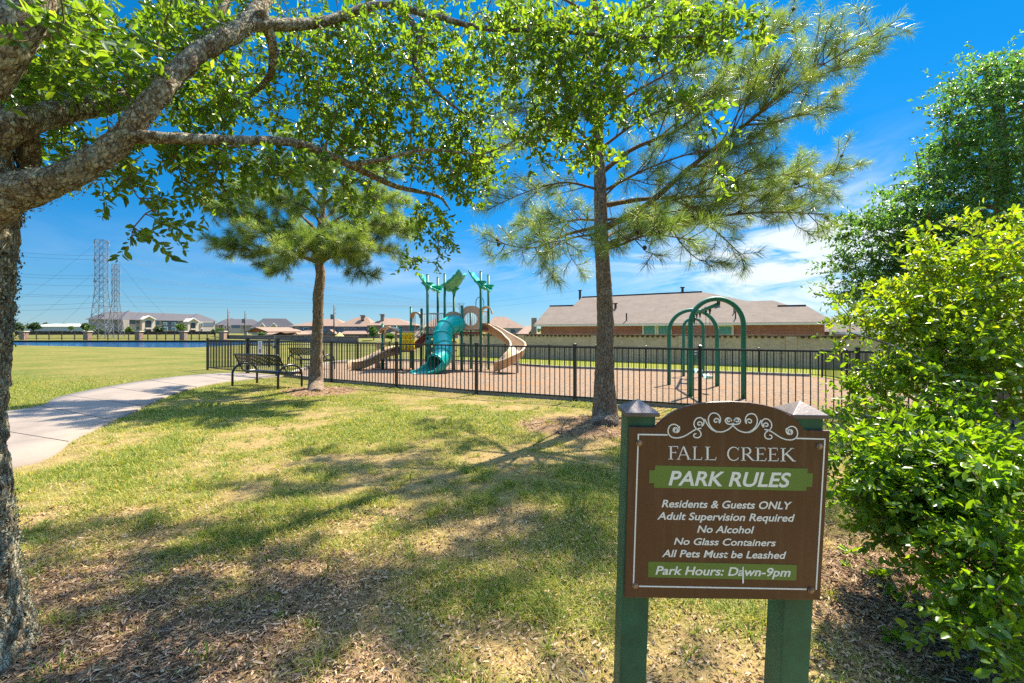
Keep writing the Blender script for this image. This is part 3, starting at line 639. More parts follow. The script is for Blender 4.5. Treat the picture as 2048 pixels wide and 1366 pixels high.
# ------------------------------------------------------------ far fences
ff = empty('metal_fence', P(240, 680, 93), 'brick pillared black fence along the far side of the pond', 'fence')
pil = [(48, 95), (175, 93), (278, 92), (367, 92), (446, 92)]
pts = []
brk = brickmat('pillar_brick', (.33, .2, .15), (.26, .16, .12), (.34, .27, .22))
for x, d in [(-70, 97)] + pil:
    p = P(x, 0, d); zb = gzf(p.x, d); zt = P(x, 663.5, d).z
    m = MB(); m.box((p.x, d, (zb + zt) / 2 - .1), (.95, .95, zt - zb + .2)); pl = m.build('brick_pillar', brk, ff)
    m = MB(); m.box((p.x, d, zt + .08), (1.2, 1.2, .2)); m.build('pillar_cap', M['apt_stone'], pl, world=False); pts.append((p.x, d, zb, zt - .1))
for (xa, ya, za, ta), (xb, yb_, zb, tb) in zip(pts[:-1], pts[1:]):
    n_ = 5; rl = MB()
    for t in (.08, .85): rl.bar((xa, ya, za + (ta - za) * (1 - t)), (xb, yb_, zb + (tb - zb) * (1 - t)), .05, .07)
    for i in range(1, 60):
        t = i / 60; rl.bar((xa + (xb - xa) * t, ya + (yb_ - ya) * t, za + .15), (xa + (xb - xa) * t, ya + (yb_ - ya) * t, ta), .018, .018)
    rl.build('fence_panel', M['black_far'], ff)
    for i in range(1, n_):
        t = i / n_; m = MB(); x, y = xa + (xb - xa) * t, ya + (yb_ - ya) * t; m.bar((x, y, za), (x, y, ta + .05), .13, .13); m.build('post', M['black_far'], ff)
df = empty('timber_fence', P(200, 668, 215), 'dark brown timber fence along the foot of the apartment block', 'fence')
pa, pb_ = P(30, 0, 200), P(432, 0, 225); m = MB(); m.bar(Vector((pa.x, 200, .2)), Vector((pb_.x, 225, .2)), .2, 1.7); m.build('fence_boards', paint('dark_brown_timber', (0.055, 0.036, 0.03), .9, .3), df)
m = MB(); m.bar(Vector((pa.x, 199.8, 1.1)), Vector((pb_.x, 224.8, 1.1)), .3, .12); m.build('top_rail', paint('dark_rail_timber', (0.08, 0.05, 0.04), .9), df)
# ------------------------------------------------------------ pylons
M['galv'] = paint('galvanised_steel', (0.17, 0.18, 0.20), 0.75, 0.25, metallic=0.0, spec=0.2)
def pylon(name, label, px, ytop, ybase, d, wb, wt, kink, arms, rz):
    base = P(px, ybase, d); H_ = P(px, ytop, d).z - base.z
    root = empty(name, base, label, 'pylon', 'lattice pylons beyond the pond', rz)
    def hw(t): return wb + (wt - wb) * (t / kink) if t < kink else wt
    corner = lambda t, i: Vector((hw(t) * (1 if i in (1, 2) else -1), hw(t) * (1 if i in (2, 3) else -1), t * H_))
    th = H_ * 0.003; levels = [0, .12, .23, .33, .42, .5, .57, .64, .71, .78, .85, .92, 1.0]
    for i in range(4):
        lg = MB()
        for a, b_ in zip(levels[:-1], levels[1:]): lg.bar(corner(a, i), corner(b_, i), th * 1.5, th * 1.5)
        lg.build('leg', M['galv'], root, world=False)
    br = MB()
    for a, b_ in zip(levels[:-1], levels[1:]):
        for i in range(4):
            j = (i + 1) % 4
            br.bar(corner(a, i), corner(b_, j), th * .8, th * .8); br.bar(corner(a, j), corner(b_, i), th * .8, th * .8); br.bar(corner(b_, i), corner(b_, j), th * .8, th * .8)
    br.build('bracing', M['galv'], root, world=False)
    for t in arms:
        for s in (-1, 1):
            am = MB(); tip = Vector((s * hw(t) * 1.9, 0, t * H_ - H_ * .004))
            for i in ((1, 2) if s > 0 else (0, 3)):
                am.bar(corner(t, i), tip, th, th); am.bar(corner(min(t + .04, 1), i), tip, th, th)
            am.build('cross_arm', M['galv'], root, world=False)
            for k in (.9,):
                iz = MB(); iz.tube([tip, tip - Vector((0, 0, H_ * .03))], th, 6); iz.build('insulator', M['siding_white'], root, world=False)
    return root
pylon('pylon', 'taller near lattice steel pylon standing left of the apartment roof', 203, 480, 676.5, 112, 1.75, .88, .5, (.97, .79, .58), .22)
pylon('pylon', 'thinner far lattice steel pylon in front of the apartment roof', 231.5, 528, 673.5, 135, 1.55, .62, .5, (.9, .74, .6), .22)
pylon('pylon', 'tiny distant lattice pylon on the horizon above the play deck', 923, 606, 664, 620, 5, 2.6, .5, (.97, .8), 0)
# ------------------------------------------------------------ overhead wires
def wire(pts3, r_, label, sag):
    out = []
    for a, b_ in zip(pts3[:-1], pts3[1:]):
        n_ = 16
        for i in range(n_ + (b_ is pts3[-1])):
            t = i / n_; p = a.lerp(b_, t); p.z -= sag * 4 * t * (1 - t); out.append(p)
    rs = [r_ * max(0.5, p.y / 112) for p in out]
    m = MB(); m.tube(out, rs, 4); o = m.build('power_line', M['wire'], None); props(o, label, 'power line', 'overhead wires strung from the pylons')
    return o
M['wire'] = paint('grey_wire', (0.02, 0.025, 0.03), 0.6, 0.1)
WL = 'thin dark overhead wire strung across the sky from a lattice pylon'
for yl, ym, yr in ((497, 511, 607), (505, 519, 609), (543, 551, 609), (549, 557, 611), (563, 571, 612), (585, 590, 612), (590, 593, 613)):
    wire([P(-160, yl - 18, 105), P(203, ym, 112), P(923, yr, 620)], .022, WL, 1.0)
for yl, ym, yr in ((604, 603, 613), (616, 612, 614)):
    wire([P(-160, yl, 130), P(231, ym, 135), P(923, yr, 620)], .022, WL, 1.0)
for a, b_ in (((190, 488), (28, 604)), ((186, 547), (48, 646)), ((180, 592), (112, 650)), ((216, 497), (336, 634)), ((243, 578), (286, 622))):
    wire([P(*a, 112), P(*b_, 300)], .02, WL, 1.5)
for a, b_ in (((1180, 577), (940, 606)), ((1160, 594), (940, 615))):
    wire([P(*a, 70), P(*b_, 300)], .012, WL, .5)
# ------------------------------------------------------------ utility poles
M['pole'] = paint('grey_timber_pole', (0.13, 0.10, 0.08), 0.9, 0.2)
for x, yt, d, lab, box_ in ((456, 618, 105, 'plain grey timber utility pole nearest the brick pillared fence', False), (490, 622, 110, 'timber utility pole just left of the orange timber gable', True), (668, 610, 92, 'tall timber utility pole just right of the bench tree trunk', True)):
    p = P(x, yt, d); root = empty('utility_pole', (p.x, d, -1), lab, 'utility pole', 'utility poles by the low brick wall')
    m = MB(); m.tube([Vector((p.x, d, -1.5)), p], [.17, .11], 8); m.build('pole', M['pole'], root, True)
    m = MB()
    for k in (.9, 1.7): m.tube([p + Vector((.12, -.1, -k)), p + Vector((.42, -.1, -k))], .06, 6); m.tube([p + Vector((.4, -.1, -k - .1)), p + Vector((.4, -.1, -k + .25))], .07, 6)
    m.build('insulator', M['siding_white'], root)
    if box_:
        m = MB(); m.tube([p + Vector((-.4, -.1, -2.9)), p + Vector((-.4, -.1, -1.9))], .28, 10); m.build('transformer', M['galv'], root)
# ------------------------------------------------------------ small far trees
M['far_leaf'] = leafmat('far_tree_leaf', (0.04, 0.09, 0.02), (0.10, 0.18, 0.03), (0.17, 0.28, 0.045), 0.4)
M['far_leaf_b'] = leafmat('far_dark_leaf', (0.035, 0.065, 0.03), (0.07, 0.12, 0.04), (0.10, 0.16, 0.05), 0.35)
M['trunk_far'] = paint('brown_trunk', (0.10, 0.07, 0.045), 0.9, 0.2)
def far_tree(px, yt, yb, d, wpx, label, bright, n=520, group='small trees beyond the pond'):
    b_ = P(px, yb, d); top = P(px, yt, d).z; H_ = top - b_.z; w_ = wpx * d / FPX / 2
    root = empty('tree', b_, label, 'tree', group)
    m = MB(); m.tube([b_ - Vector((0, 0, 1)), b_ + Vector((w_ * .1, 0, H_ * .4)), b_ + Vector((0, 0, H_ * .85))], [w_ * .1, w_ * .08, w_ * .02], 6); m.build('trunk', M['trunk_far'], root, True)
    nb = 9; cs = rng.normal(0, 1, (nb, 3)); cs = unit(cs) * rng.uniform(.25, .75, (nb, 1)); rad = rng.uniform(.3, .5, nb)
    k = rng.integers(0, nb, n); q = cs[k] + unit(rng.normal(0, 1, (n, 3))) * (rad[k] * rng.uniform(.6, 1.05, n))[:, None]
    c = np.array([b_.x, b_.y, b_.z + H_ * .6]); q = c + q * np.array([w_, w_, H_ * .42])
    s = w_ * rng.uniform(.16, .3, n)
    leaf_mesh('crown', q, rng.normal(0, 1, (n, 3)), rng.normal(0, 1, (n, 3)), s * 1.2, s, M['far_leaf'] if bright else M['far_leaf_b'], root, attrs={'rnd': rng.uniform(0, 1, n) * (.95 if bright else .8)})
    return root
for a in ((38, 643, 664, 175, 22, 'green tree touching the oak trunk on the far treeline', 0), (66, 644, 663, 260, 24, 'dark round tree at the left end of the white warehouse', 0),
          (91, 644, 662, 470, 12, 'tallest slim tree standing above the white warehouse roof', 0), (110, 647, 662, 475, 14, 'low dark tree above the middle of the warehouse', 0), (129, 645, 662, 480, 12, 'dark tree above the right part of the warehouse', 0),
          (150, 648, 662, 470, 12, 'small dark tree at the right end of the warehouse', 0), (171, 644, 665, 280, 20, 'dark tree just left of the near pylon', 0),
          (141, 652, 663, 190, 10, 'small bright green tree in front of the dark timber fence', 1), (176, 650, 666, 185, 20, 'bright green bushy tree beside the second brick pillar', 1), (195, 655, 667, 180, 16, 'olive shrub tree at the foot of the near pylon', 0),
          (257, 654, 668, 200, 17, 'rounded green tree left of the first entrance bay', 1), (319, 652, 668, 200, 20, 'olive green tree between the two entrance bays', 0), (363, 645, 669, 190, 22, 'bright green tree beside the second entrance bay', 1),
          (441, 656, 671, 150, 16, 'bright green tree at the end of the low brick wall', 1), (428, 660, 671, 160, 14, 'olive bush beside the end of the apartment block', 0),
          (747, 650, 679, 90, 24, 'feathery green tree behind the small play slide', 1), (782, 664, 682, 85, 22, 'low bright green bush behind the tan slide hood', 1), (1064, 658, 672, 60, 14, 'light green tree at the left corner of the red brick house', 1),
          (522, 664, 674, 118, 14, 'small green bush under the orange timber gable', 1)):
    far_tree(*a)
# far wood line on the horizon
n = 9000; u = rng.uniform(-1, 1, n); X = u * 1500 - 300; h = 9 * (0.4 + 0.6 * fbm(X * .02, X * 0 + 1.3, 3)) * rng.uniform(0.1, 1, n) ** .7; Y = 900 + rng.uniform(0, 60, n)
s = rng.uniform(2, 4.5, n)
wd = leaf_mesh('far_woods', np.stack([X, Y, h - 3], -1), rng.normal(0, 1, (n, 3)), rng.normal(0, 1, (n, 3)), s, s, M['far_leaf_b'], None, attrs={'rnd': rng.uniform(0, .8, n)})
props(wd, 'distant dark line of trees along the horizon', 'woods', kind='stuff')
# ------------------------------------------------------------ black metal fence
def fence_run(pts, label, rails=1, skip=(), hgt=1.22, first=True, last=True):
    root = empty('metal_fence', pts[0], label, 'fence', None)
    n = len(pts)
    for i, p in enumerate(pts):
        if (i == 0 and not first) or (i == n - 1 and not last): continue
        m = MB(); m.box((p.x, p.y, p.z + hgt / 2), (.064, .064, hgt + .04), math.atan2(-.5, .867)); po = m.build('post', M['black'], root)
        m = MB(); z = p.z + hgt + .02; m.box((p.x, p.y, z + .006), (.072, .072, .016), math.atan2(-.5, .867)); m.add([(p.x - .03, p.y - .03, z + .014), (p.x + .03, p.y - .03, z + .014), (p.x + .03, p.y + .03, z + .014), (p.x - .03, p.y + .03, z + .014), (p.x, p.y, z + .03)], [(0, 1, 4), (1, 2, 4), (2, 3, 4), (3, 0, 4)]); m.build('post_cap', M['black'], po, world=False)
    for i in range(n - 1):
        if i in skip: continue
        a, b_ = pts[i], pts[i + 1]; d = (b_ - a); L_ = Vector((d.x, d.y, 0)).length; k = max(3, round(L_ / .117)); dn = d.normalized(); a2 = a + dn * .034; b2 = b_ - dn * .034
        m = MB()
        for j in range(1, k):
            p = a.lerp(b_, j / k); m.box((p.x, p.y, p.z + .06 + (hgt - .1) / 2), (.017, .017, hgt - .1), math.atan2(d.y, d.x))
        pn = m.build('fence_panel', M['black'], root)
        for nm, z, tt in [('top_rail', hgt - .04, .036), ('bottom_rail', .09, .03)] + ([('middle_rail', hgt - .2, .03)] if rails > 1 else []):
            m = MB(); up = Vector((0, 0, z)); m.bar(a2 + up, b2 + up, .034, tt); m.build(nm, M['black'], pn, world=False)
    return root
fence_run(FRONT, 'black metal picket fence running across in front of the playground', skip=(1,))
fence_run(LEFT, 'black metal picket fence with a double top rail going back past the gate side lawn', 2, first=False)
fence_run(BACK, 'black metal picket fence along the back of the playground before the brick wall', first=False)
fence_run(RIGHT, 'black metal picket fence closing the playground behind the yellow green bush', first=False)
# gate
a, b_ = FRONT[1], FRONT[2]; d = (b_ - a).normalized(); gt = empty('metal_gate', a, 'black metal picket gate at the end of the concrete path', 'gate')
g0 = a + d * .09; g1 = b_ - d * .07; ga = math.atan2(d.y, d.x)
m = MB(); U = lambda z: Vector((0, 0, z))
for p in (g0, g1): m.box((p.x, p.y, .04 + .6), (.05, .05, 1.16), ga)
for z in (1.2, 1.03, .09): m.bar(g0 + U(z), g1 + U(z), .036, .036)
m.build('gate_frame', M['black'], gt)
m = MB(); L_ = (g1 - g0).length; k = round(L_ / .117)
for j in range(1, k):
    p = g0.lerp(g1, j / k); m.box((p.x, p.y, .64), (.017, .017, 1.08), ga)
m.build('gate_pickets', M['black'], gt)
m = MB(); p = g1 - d * .1; m.box((p.x, p.y - .04, 1.0), (.14, .06, .1), ga); m.bar(p + U(1.05), p + U(1.38), .03, .03); m.build('latch', M['chain'], gt)
for q in (.3, 1.0):
    m = MB(); p = a + d * .055; m.box((p.x, p.y - .02, q), (.07, .05, .09), ga); m.build('hinge', M['black'], gt)
for p in (a, b_):
    m = MB(); m.box((p.x, p.y, .62), (.1, .1, 1.3), ga); m.box((p.x, p.y, 1.28), (.115, .115, .03), ga); m.build('gate_post', M['black'], gt)
# notice on the gate
p = g0.lerp(g1, .48) + Vector((-.03, -.05, 0)); sg = empty('gate_notice', p + U(.45), 'small white notice with a red ring fixed to the black gate', 'sign')
nrm = Vector((d.y, -d.x, 0)); cz = CAMZ + (HOR - 696) * p.y / FPX
Q = lambda u, v, o=0: p + d * u + U(cz + v) + nrm * o
m = MB(); m.prism([Q(-.12, -.24), Q(.12, -.24), Q(.12, .24), Q(-.12, .24)], -nrm * .006); m.build('board', M['white'], sg)
m = MB()
for k, (w_, v) in enumerate(((.14, .2), (.1, .165), (.16, .13), (.06, .085), (.17, .04))): m.prism([Q(-w_ / 2, v - .008, .003), Q(w_ / 2, v - .008, .003), Q(w_ / 2, v + .008, .003), Q(-w_ / 2, v + .008, .003)], -nrm * .002)
m.box(Q(0, -.1, .004), (.05, .004, .09), ga); m.build('lettering', M['ink'], sg)
m = MB(); m.tube([Q(.06 * math.cos(t), -.1 + .075 * math.sin(t), .005) for t in np.linspace(0, 6.283, 25)], .006, 6); m.build('red_ring', paint('sign_red', (.4, .02, .03), .5), sg)
# ------------------------------------------------------------ benches (built at the origin: x along the seat, y from back to front)
def make_bench(label):
    root = empty('park_bench', (0, 0, 0), label, 'bench', 'black metal park benches')
    W_ = 1.83
    for x in (-W_ / 2, W_ / 2):
        m = MB(); pts = [(x, 0, -.03), (x, 0, .34)] + [(x, .37 - .37 * math.cos(t), .34 + .28 * math.sin(t)) for t in np.linspace(.2, math.pi - .2, 12)] + [(x, .74, .34), (x, .74, -.03)]
        m.tube(pts, .03, 12); m.build('arch_leg', M['bench'], root, True, world=False)
    # profile of the seat and back: slats follow it
    prof_s = [(.30, .42), (.36, .405), (.5, .40), (.64, .41), (.70, .40), (.735, .36)]
    prof_b = [(.0, .895), (.03, .885), (.06, .85), (.11, .74), (.165, .625)]; prof_f = prof_b + [(.22, .53), (.265, .46)]
    def slats(prof, name):
        m = MB(); n = 27
        for i in range(n):
            x = -W_ / 2 + .06 + (W_ - .12) * i / (n - 1)
            for (y0, z0), (y1, z1) in zip(prof[:-1], prof[1:]): m.bar((x, y0, z0), (x, y1, z1), .046, .006)
        pl = m.build(name, M['bench'], root, world=False)
        for y, z in (prof[0], prof[-1]):
            k = MB(); k.tube([(-W_ / 2 + .03, y, z), (W_ / 2 - .03, y, z)], .017, 8); k.build('edge_rail', M['bench'], pl, True, world=False)
    slats(prof_s, 'seat'); slats(prof_b, 'backrest')
    for x in (-W_ / 2 + .03, W_ / 2 - .03):
        m = MB(); m.tube([(x, y, z) for y, z in prof_f] + [(x, y, z) for y, z in prof_s], .019, 8); m.build('side_frame', M['bench'], root, True, world=False)
    m = MB(); m.bar((-W_ / 2, .5, .36), (W_ / 2, .5, .36), .04, .03); m.build('cross_bar', M['bench'], root, world=False)
    return root
M['bench'] = paint('black_blue_coated_bench', (0.016, 0.02, 0.026), 0.3, 0.2)
bench = make_bench('black metal bench with arched legs beside the concrete path and pine trunk')
l0, r0 = G(462, 772), G(559.5, 779.5); bench.location = (l0 + r0) / 2; bench.rotation_euler = (0, 0, math.atan2((r0 - l0).y, (r0 - l0).x))
b2 = copy_tree(bench); b2['label'] = 'black metal bench on the lawn behind the gate and the bench tree'
q = G(609, 739); b2.location = q; b2.rotation_euler = (0, 0, R(-20))
# ------------------------------------------------------------ swing set
sw = empty('swing_set', G(1433, 800), 'green swing frame of three tall arches in the playground', 'swing set')
ARCH = [(1375, 1487, 801, 10.95, 597.5), (1335, 1436, 775, 14.2, 620), (1361, 1406.5, 756, 18.6, 637)]
tops = []
for i, (xl, xr, yb, d, yt) in enumerate(ARCH):
    a, b_ = P(xl + 6, yb, d), P(xr, yb, d - .02)
    if i == 1: a = P(xl + 3, 773.5, d + .15); b_ = P(xr - 2, 776.5, d - .2)
    a.z = gzf(a.x, a.y); b_.z = gzf(b_.x, b_.y)
    zt = P(0, yt, d).z; c = (a + b_) / 2; h = (b_ - a) / 2; rr = h.length * 1.0
    pts = [a - U(.1)] + [a.lerp(Vector((a.x, a.y, zt - rr)), t) for t in (.3, .6, 1)] + [Vector((c.x, c.y, zt - rr)) - h * math.cos(t) + U(rr * math.sin(t)) for t in np.linspace(.12, math.pi - .12, 18)] + [Vector((b_.x, b_.y, zt - rr)), b_ + U(.5), b_ - U(.1)]
    m = MB(); m.tube(pts, .058, 14); m.build('arch', M['play_green'], sw, True); tops.append(Vector((c.x, c.y, zt - .14)))
m = MB(); m.tube([tops[0] + (tops[0] - tops[1]) * .0, tops[1], tops[2]], .045, 12); m.build('top_beam', M['play_green'], sw, True)
def swing(c, zs, label, kind, axis_):
    """c: hanger point on the beam"""
    root = empty('swing', c, label, 'swing', 'swings hanging from the green arches')
    for s in (-1, 1):
        a = c + axis_ * .25 * s; b_ = Vector((a.x, a.y, zs + (.05 if kind == 'belt' else .3)))
        hk = MB(); hk.box(a - U(.02), (.05, .05, .14)); hk.tube([a - U(.05), a - U(.16)], .022, 8); hk.build('hanger', M['black'], root)
        m = MB(); n_ = int((a.z - b_.z) / .045)
        for k in range(n_):
            p = a.lerp(b_, (k + .5) / n_); hw_ = .012; ax = axis_ if k % 2 else Vector((-axis_.y, axis_.x, 0))
            m.tube([p + U(.026), p + ax * hw_, p - U(.026), p - ax * hw_, p + U(.026)], .0042, 4, False)
        m.build('chain', M['chain'], root)
    if kind == 'belt':
        m = MB(); rows = []
        perp = Vector((-axis_.y, axis_.x, 0))
        for t in np.linspace(-1, 1, 11):
            p = Vector((c.x, c.y, zs)) + axis_ * .25 * t + U(-.10 * (1 - t * t) + .05); rows.append([p - perp * .08, p - perp * .03 - U(.006), p + perp * .03 - U(.006), p + perp * .08])
        m.grid(rows); m.build('seat', M['aqua'], root, True, solid=.014)
    else:
        m = MB(); cc = Vector((c.x, c.y, zs)); rows = []
        for z, r_ in ((.32, .2), (.2, .2), (.08, .18), (0, .13), (-.02, .03)): rows.append([cc + Vector((r_ * math.cos(t), r_ * math.sin(t), z)) for t in np.linspace(0, 6.2832, 17)])
        m.grid(rows); m.build('bucket_seat', M['play_green'], root, True, solid=.014)
        k = MB(); k.tube([cc + Vector((.2 * math.cos(t), .2 * math.sin(t), .32)) for t in np.linspace(0, 6.2832, 17)], .018, 6, False); k.build('rim', M['black'], root, True)
M['aqua'] = paint('pale_aqua_rubber', (0.20, 0.52, 0.50), 0.5, 0.1)
ax_ = (tops[1] - tops[0]).normalized(); ax_ = Vector((ax_.x, ax_.y, 0)).normalized()
B1 = lambda t: tops[0].lerp(tops[1], t); B2 = lambda t: tops[1].lerp(tops[2], t)
swing(B1(.32), .33, 'pale aqua belt swing nearest the front arch', 'belt', ax_); swing(B1(.72), .36, 'pale aqua belt swing next to the middle arch', 'belt', ax_)
swing(B2(.3), .42, 'green bucket swing just behind the middle arch', 'bucket', ax_); swing(B2(.7), .42, 'green bucket swing next to the farthest arch', 'bucket', ax_)
# ------------------------------------------------------------ play structure
def K(cx, cy, d): return P(680 + cx / 5.06, 520 + cy / 5.06, d)
def KX(cx, d): return (680 + cx / 5.06 - CX) * d / FPX
play = empty('play_structure', (KX(1000, 20.6), 20.6, -.25), 'green and tan play structure with a teal tube slide, teal roofs and tan slides', 'playground')
DF, DB = 19.7, 21.0
def ppost(cx, top, d, mat='play_green'):
    x = KX(cx, d); z0 = gzf(x, d); zt = K(cx, top, d).z
    m = MB(); m.tube([(x, d, z0 - .1), (x, d, zt)], .056, 12); o = m.build('post', M[mat], play, True)
    m = MB(); m.tube([(x, d, zt), (x, d, zt + .03), (x, d, zt + .05)], [.06, .05, .015], 12); m.build('post_cap', M[mat], o, True, world=False)
    return Vector((x, d, z0))
TALL = [(885, 150, DF), (990, 178, DB), (1060, 143, DF + .5), (1153, 300, DB + .5), (1425, 120, DF), (1503, 155, DB)]
for a in TALL: ppost(*a, mat='play_green')
for a in ((718, 480, DB), (825, 500, DF + .9), (1233, 470, DF - .1), (1325, 500, DB + .4), (432, 650, 19.9), (568, 670, 21), (613, 680, 19.6), (740, 670, 20.0)): ppost(*a)
def slab(cx0, cx1, cy, d0, d1, th, name, mat):
    z = K(0, cy, (d0 + d1) / 2).z; a, b_ = KX(cx0, d0), KX(cx1, d0); c, e = KX(cx1, d1), KX(cx0, d1)
    m = MB(); m.prism([(a, d0, z), (b_, d0, z), (c, d1, z), (e, d1, z)], (0, 0, th)); return m.build(name, M[mat], play)
slab(1070, 1425, 745, DF, DB + .5, .09, 'deck', 'maroon'); slab(885, 1070, 765, DF, DB, .09, 'deck', 'maroon')
slab(432, 740, 925, 19.7, 21, .09, 'deck', 'maroon'); slab(1245, 1500, 715, DF, DB, .08, 'deck', 'maroon')
# stairs up to the high deck with cream rails
m = MB()
for k in range(7):
    t = k / 6; p = K(760 + 110 * t, 885 - 110 * t, 20.0 + .35 * t); m.box((p.x, p.y + .25, p.z), (.28, .95, .05)); m.box((p.x - .13, p.y + .25, p.z - .05), (.02, .95, .14))
for yo in (-.22, .72): m.bar(K(745, 880, 20.0) + Vector((0, yo, 0)), K(880, 755, 20.3) + Vector((0, yo, 0)), .05, .2)
m.build('stairs', M['maroon'], play)
for yo, dy in ((0, 0), (.95, 0)):
    m = MB()
    for c0, c1 in (((748, 745), (838, 650)), ((752, 785), (842, 710))): m.tube([K(*c0, 19.8) + Vector((0, yo, 0)), K(*c1, 20.1) + Vector((0, yo, 0))], .02, 8)
    m.tube([K(842, 710, 20.1) + Vector((0, yo, 0)), K(838, 650, 20.1) + Vector((0, yo, 0))], .02, 8); m.build('hand_rail', M['cream_metal'], play, True)
# vertical bar barriers
def barrier(c0, c1, y0, y1, d0, d1, n, name='barrier', mat='cream_metal'):
    m = MB()
    for i in range(n + 1):
        t = i / n; m.tube([K(c0 + (c1 - c0) * t, y1, d0 + (d1 - d0) * t), K(c0 + (c1 - c0) * t, y0, d0 + (d1 - d0) * t)], .013, 6)
    for y in (y0, y1): m.tube([K(c0, y, d0), K(c1, y, d1)], .018, 8)
    m.build(name, M[mat], play, True)
barrier(895, 1045, 540, 740, DF, DF + .4, 9); barrier(838, 985, 545, 745, DB, DB, 8); barrier(1250, 1420, 530, 700, DB + .4, DB, 9); barrier(1445, 1500, 520, 640, DB, DB, 4); barrier(725, 760, 560, 700, DB, DB, 3)
# tan panels: one solid behind the tube, one with a round window
def arch_panel(c0, c1, ytop, yside, ybot, d, hole=None, name='panel', mat='tan_panel'):
    cxm = (c0 + c1) / 2; n = 28; outer = []
    pts = [(c0, ybot), (c0, yside)] + [(cxm - (c1 - c0) / 2 * math.cos(t), yside - (yside - ytop) * math.sin(t)) for t in np.linspace(.25, math.pi - .25, 10)] + [(c1, yside), (c1, ybot)]
    m = MB(); th = Vector((0, .06, 0))
    if not hole: m.prism([K(*p, d) for p in pts], th)
    else:
        hx, hy, hr = hole; angs = sorted(math.atan2(p[1] - hy, p[0] - hx) for p in pts)
        allp = list(pts)
        ring = []
        for t in np.linspace(-math.pi, math.pi, 49)[:-1]:   # outline point in each direction
            best = None; dx, dy = math.cos(t), math.sin(t)
            for (ax, ay), (bx, by) in zip(allp, allp[1:] + allp[:1]):
                ex, ey = bx - ax, by - ay; den = dx * ey - dy * ex
                if abs(den) < 1e-9: continue
                s_ = ((ax - hx) * ey - (ay - hy) * ex) / den; u_ = ((ax - hx) * dy - (ay - hy) * dx) / den
                if s_ > 0 and -1e-6 <= u_ <= 1 + 1e-6 and (best is None or s_ < best): best = s_
            ring.append(((hx + hr * dx, hy + hr * dy), (hx + best * dx, hy + best * dy)))
        rows = [[], [], [], []]
        for a, b_ in ring + ring[:1]:
            rows[0].append(K(*a, d)); rows[1].append(K(*b_, d)); rows[2].append(K(*b_, d) + th); rows[3].append(K(*a, d) + th)
        m.grid(rows + [rows[0]])
    o = m.build(name, M[mat], play)
    if hole:
        r_ = MB(); r_.tube([K(hole[0] + hole[2] * math.cos(t), hole[1] + hole[2] * math.sin(t), d - .01) for t in np.linspace(0, 6.2832, 33)], .03, 8, False); r_.build('window_rim', M['tan_panel'], o, True, world=False)
    return o
arch_panel(1068, 1222, 520, 560, 760, DF + .35); arch_panel(1247, 1413, 462, 500, 705, DF - .02, (1325, 598, 72))
m = MB(); m.tube([K(1375, 500, DB - .2)] + [K(1415 - 40 * math.cos(t), 430 - 55 * math.sin(t), DB - .2) for t in np.linspace(0, math.pi, 12)] + [K(1455, 500, DB - .2)], .018, 8); m.build('loop_rail', M['chain'], play, True)
# hoods over the slide entrances
def hood(c0, c1, ytop, ybot, d, dep):
    rows = []; cx = (c0 + c1) / 2; hw = (c1 - c0) / 2
    for t in np.linspace(0.0, math.pi, 15):
        x, y = cx - hw * math.cos(t), ybot - (ybot - ytop) * math.sin(t) ** .8; p = K(x, y, d); rows.append([p + Vector((0, -dep * (.5 + .25 * math.sin(t)), 0)), p, p + Vector((0, dep * .5, 0))])
    m = MB(); m.grid(rows); return m.build('slide_hood', M['tan'], play, True, solid=.05)
hood(428, 588, 680, 742, 19.9, .8); hood(728, 822, 533, 590, DB - .1, .6); hood(1432, 1538, 478, 545, DB - .5, .8)
for cx, d in ((446, 19.9), (572, 19.9)):
    m = MB(); m.bar(K(cx, 735, d), K(cx, 880, d), .09, .05); m.build('hood_leg', M['tan'], play)
# yellow noughts and crosses panel: nine turning drums with marks
x0, x1, y0, y1, d = 625, 755, 735, 910, 19.55
for r_ in range(3):
    for c in range(3):
        cx = x0 + (x1 - x0) * (c + .5) / 3; ya, yb = y0 + (y1 - y0) * r_ / 3 + 2, y0 + (y1 - y0) * (r_ + 1) / 3 - 2
        m = MB(); p, q = K(cx, yb, d), K(cx, ya, d); rad = (x1 - x0) / 6 / 5.06 * d / FPX * .97; m.tube([p, p + U(.012), q - U(.012), q], [rad * .9, rad, rad, rad * .9], 14); dr = m.build('drum', M['yellow'], play, True)
        cc = (p + q) / 2 + Vector((0, -rad - .006, 0)); k = MB(); kind = (r_ + c * 2) % 3
        if kind == 0: k.tube([cc + Vector((.036 * math.cos(t), 0, .04 * math.sin(t))) for t in np.linspace(.6, 5.7, 14)], .007, 5)
        elif kind == 1: k.bar(cc + Vector((-.036, 0, -.04)), cc + Vector((.036, 0, .04)), .014, .01); k.bar(cc + Vector((.036, 0, -.04)), cc + Vector((-.036, 0, .04)), .014, .01)
        else: k.tube([cc + Vector((.036 * math.cos(t), 0, .04 * math.sin(t))) for t in np.linspace(1.2, 5.0, 12)], .007, 5)
        k.build('mark', M['ink'], dr, world=False)
m = MB(); q0_, q1_ = K(x0, y1, d + .12), K(x1, y0, d + .12); m.box(((q0_.x + q1_.x) / 2, d + .12, (q0_.z + q1_.z) / 2), (q1_.x - q0_.x, .02, q1_.z - q0_.z)); m.build('back_panel', M['yellow'], play)
m = MB()
for y in (y0 - 6, y1 + 6): m.tube([K(x0 - 10, y, d + .05), K(x1 + 5, y, d + .05)], .025, 8)
m.build('drum_frame', M['tan_panel'], play, True)
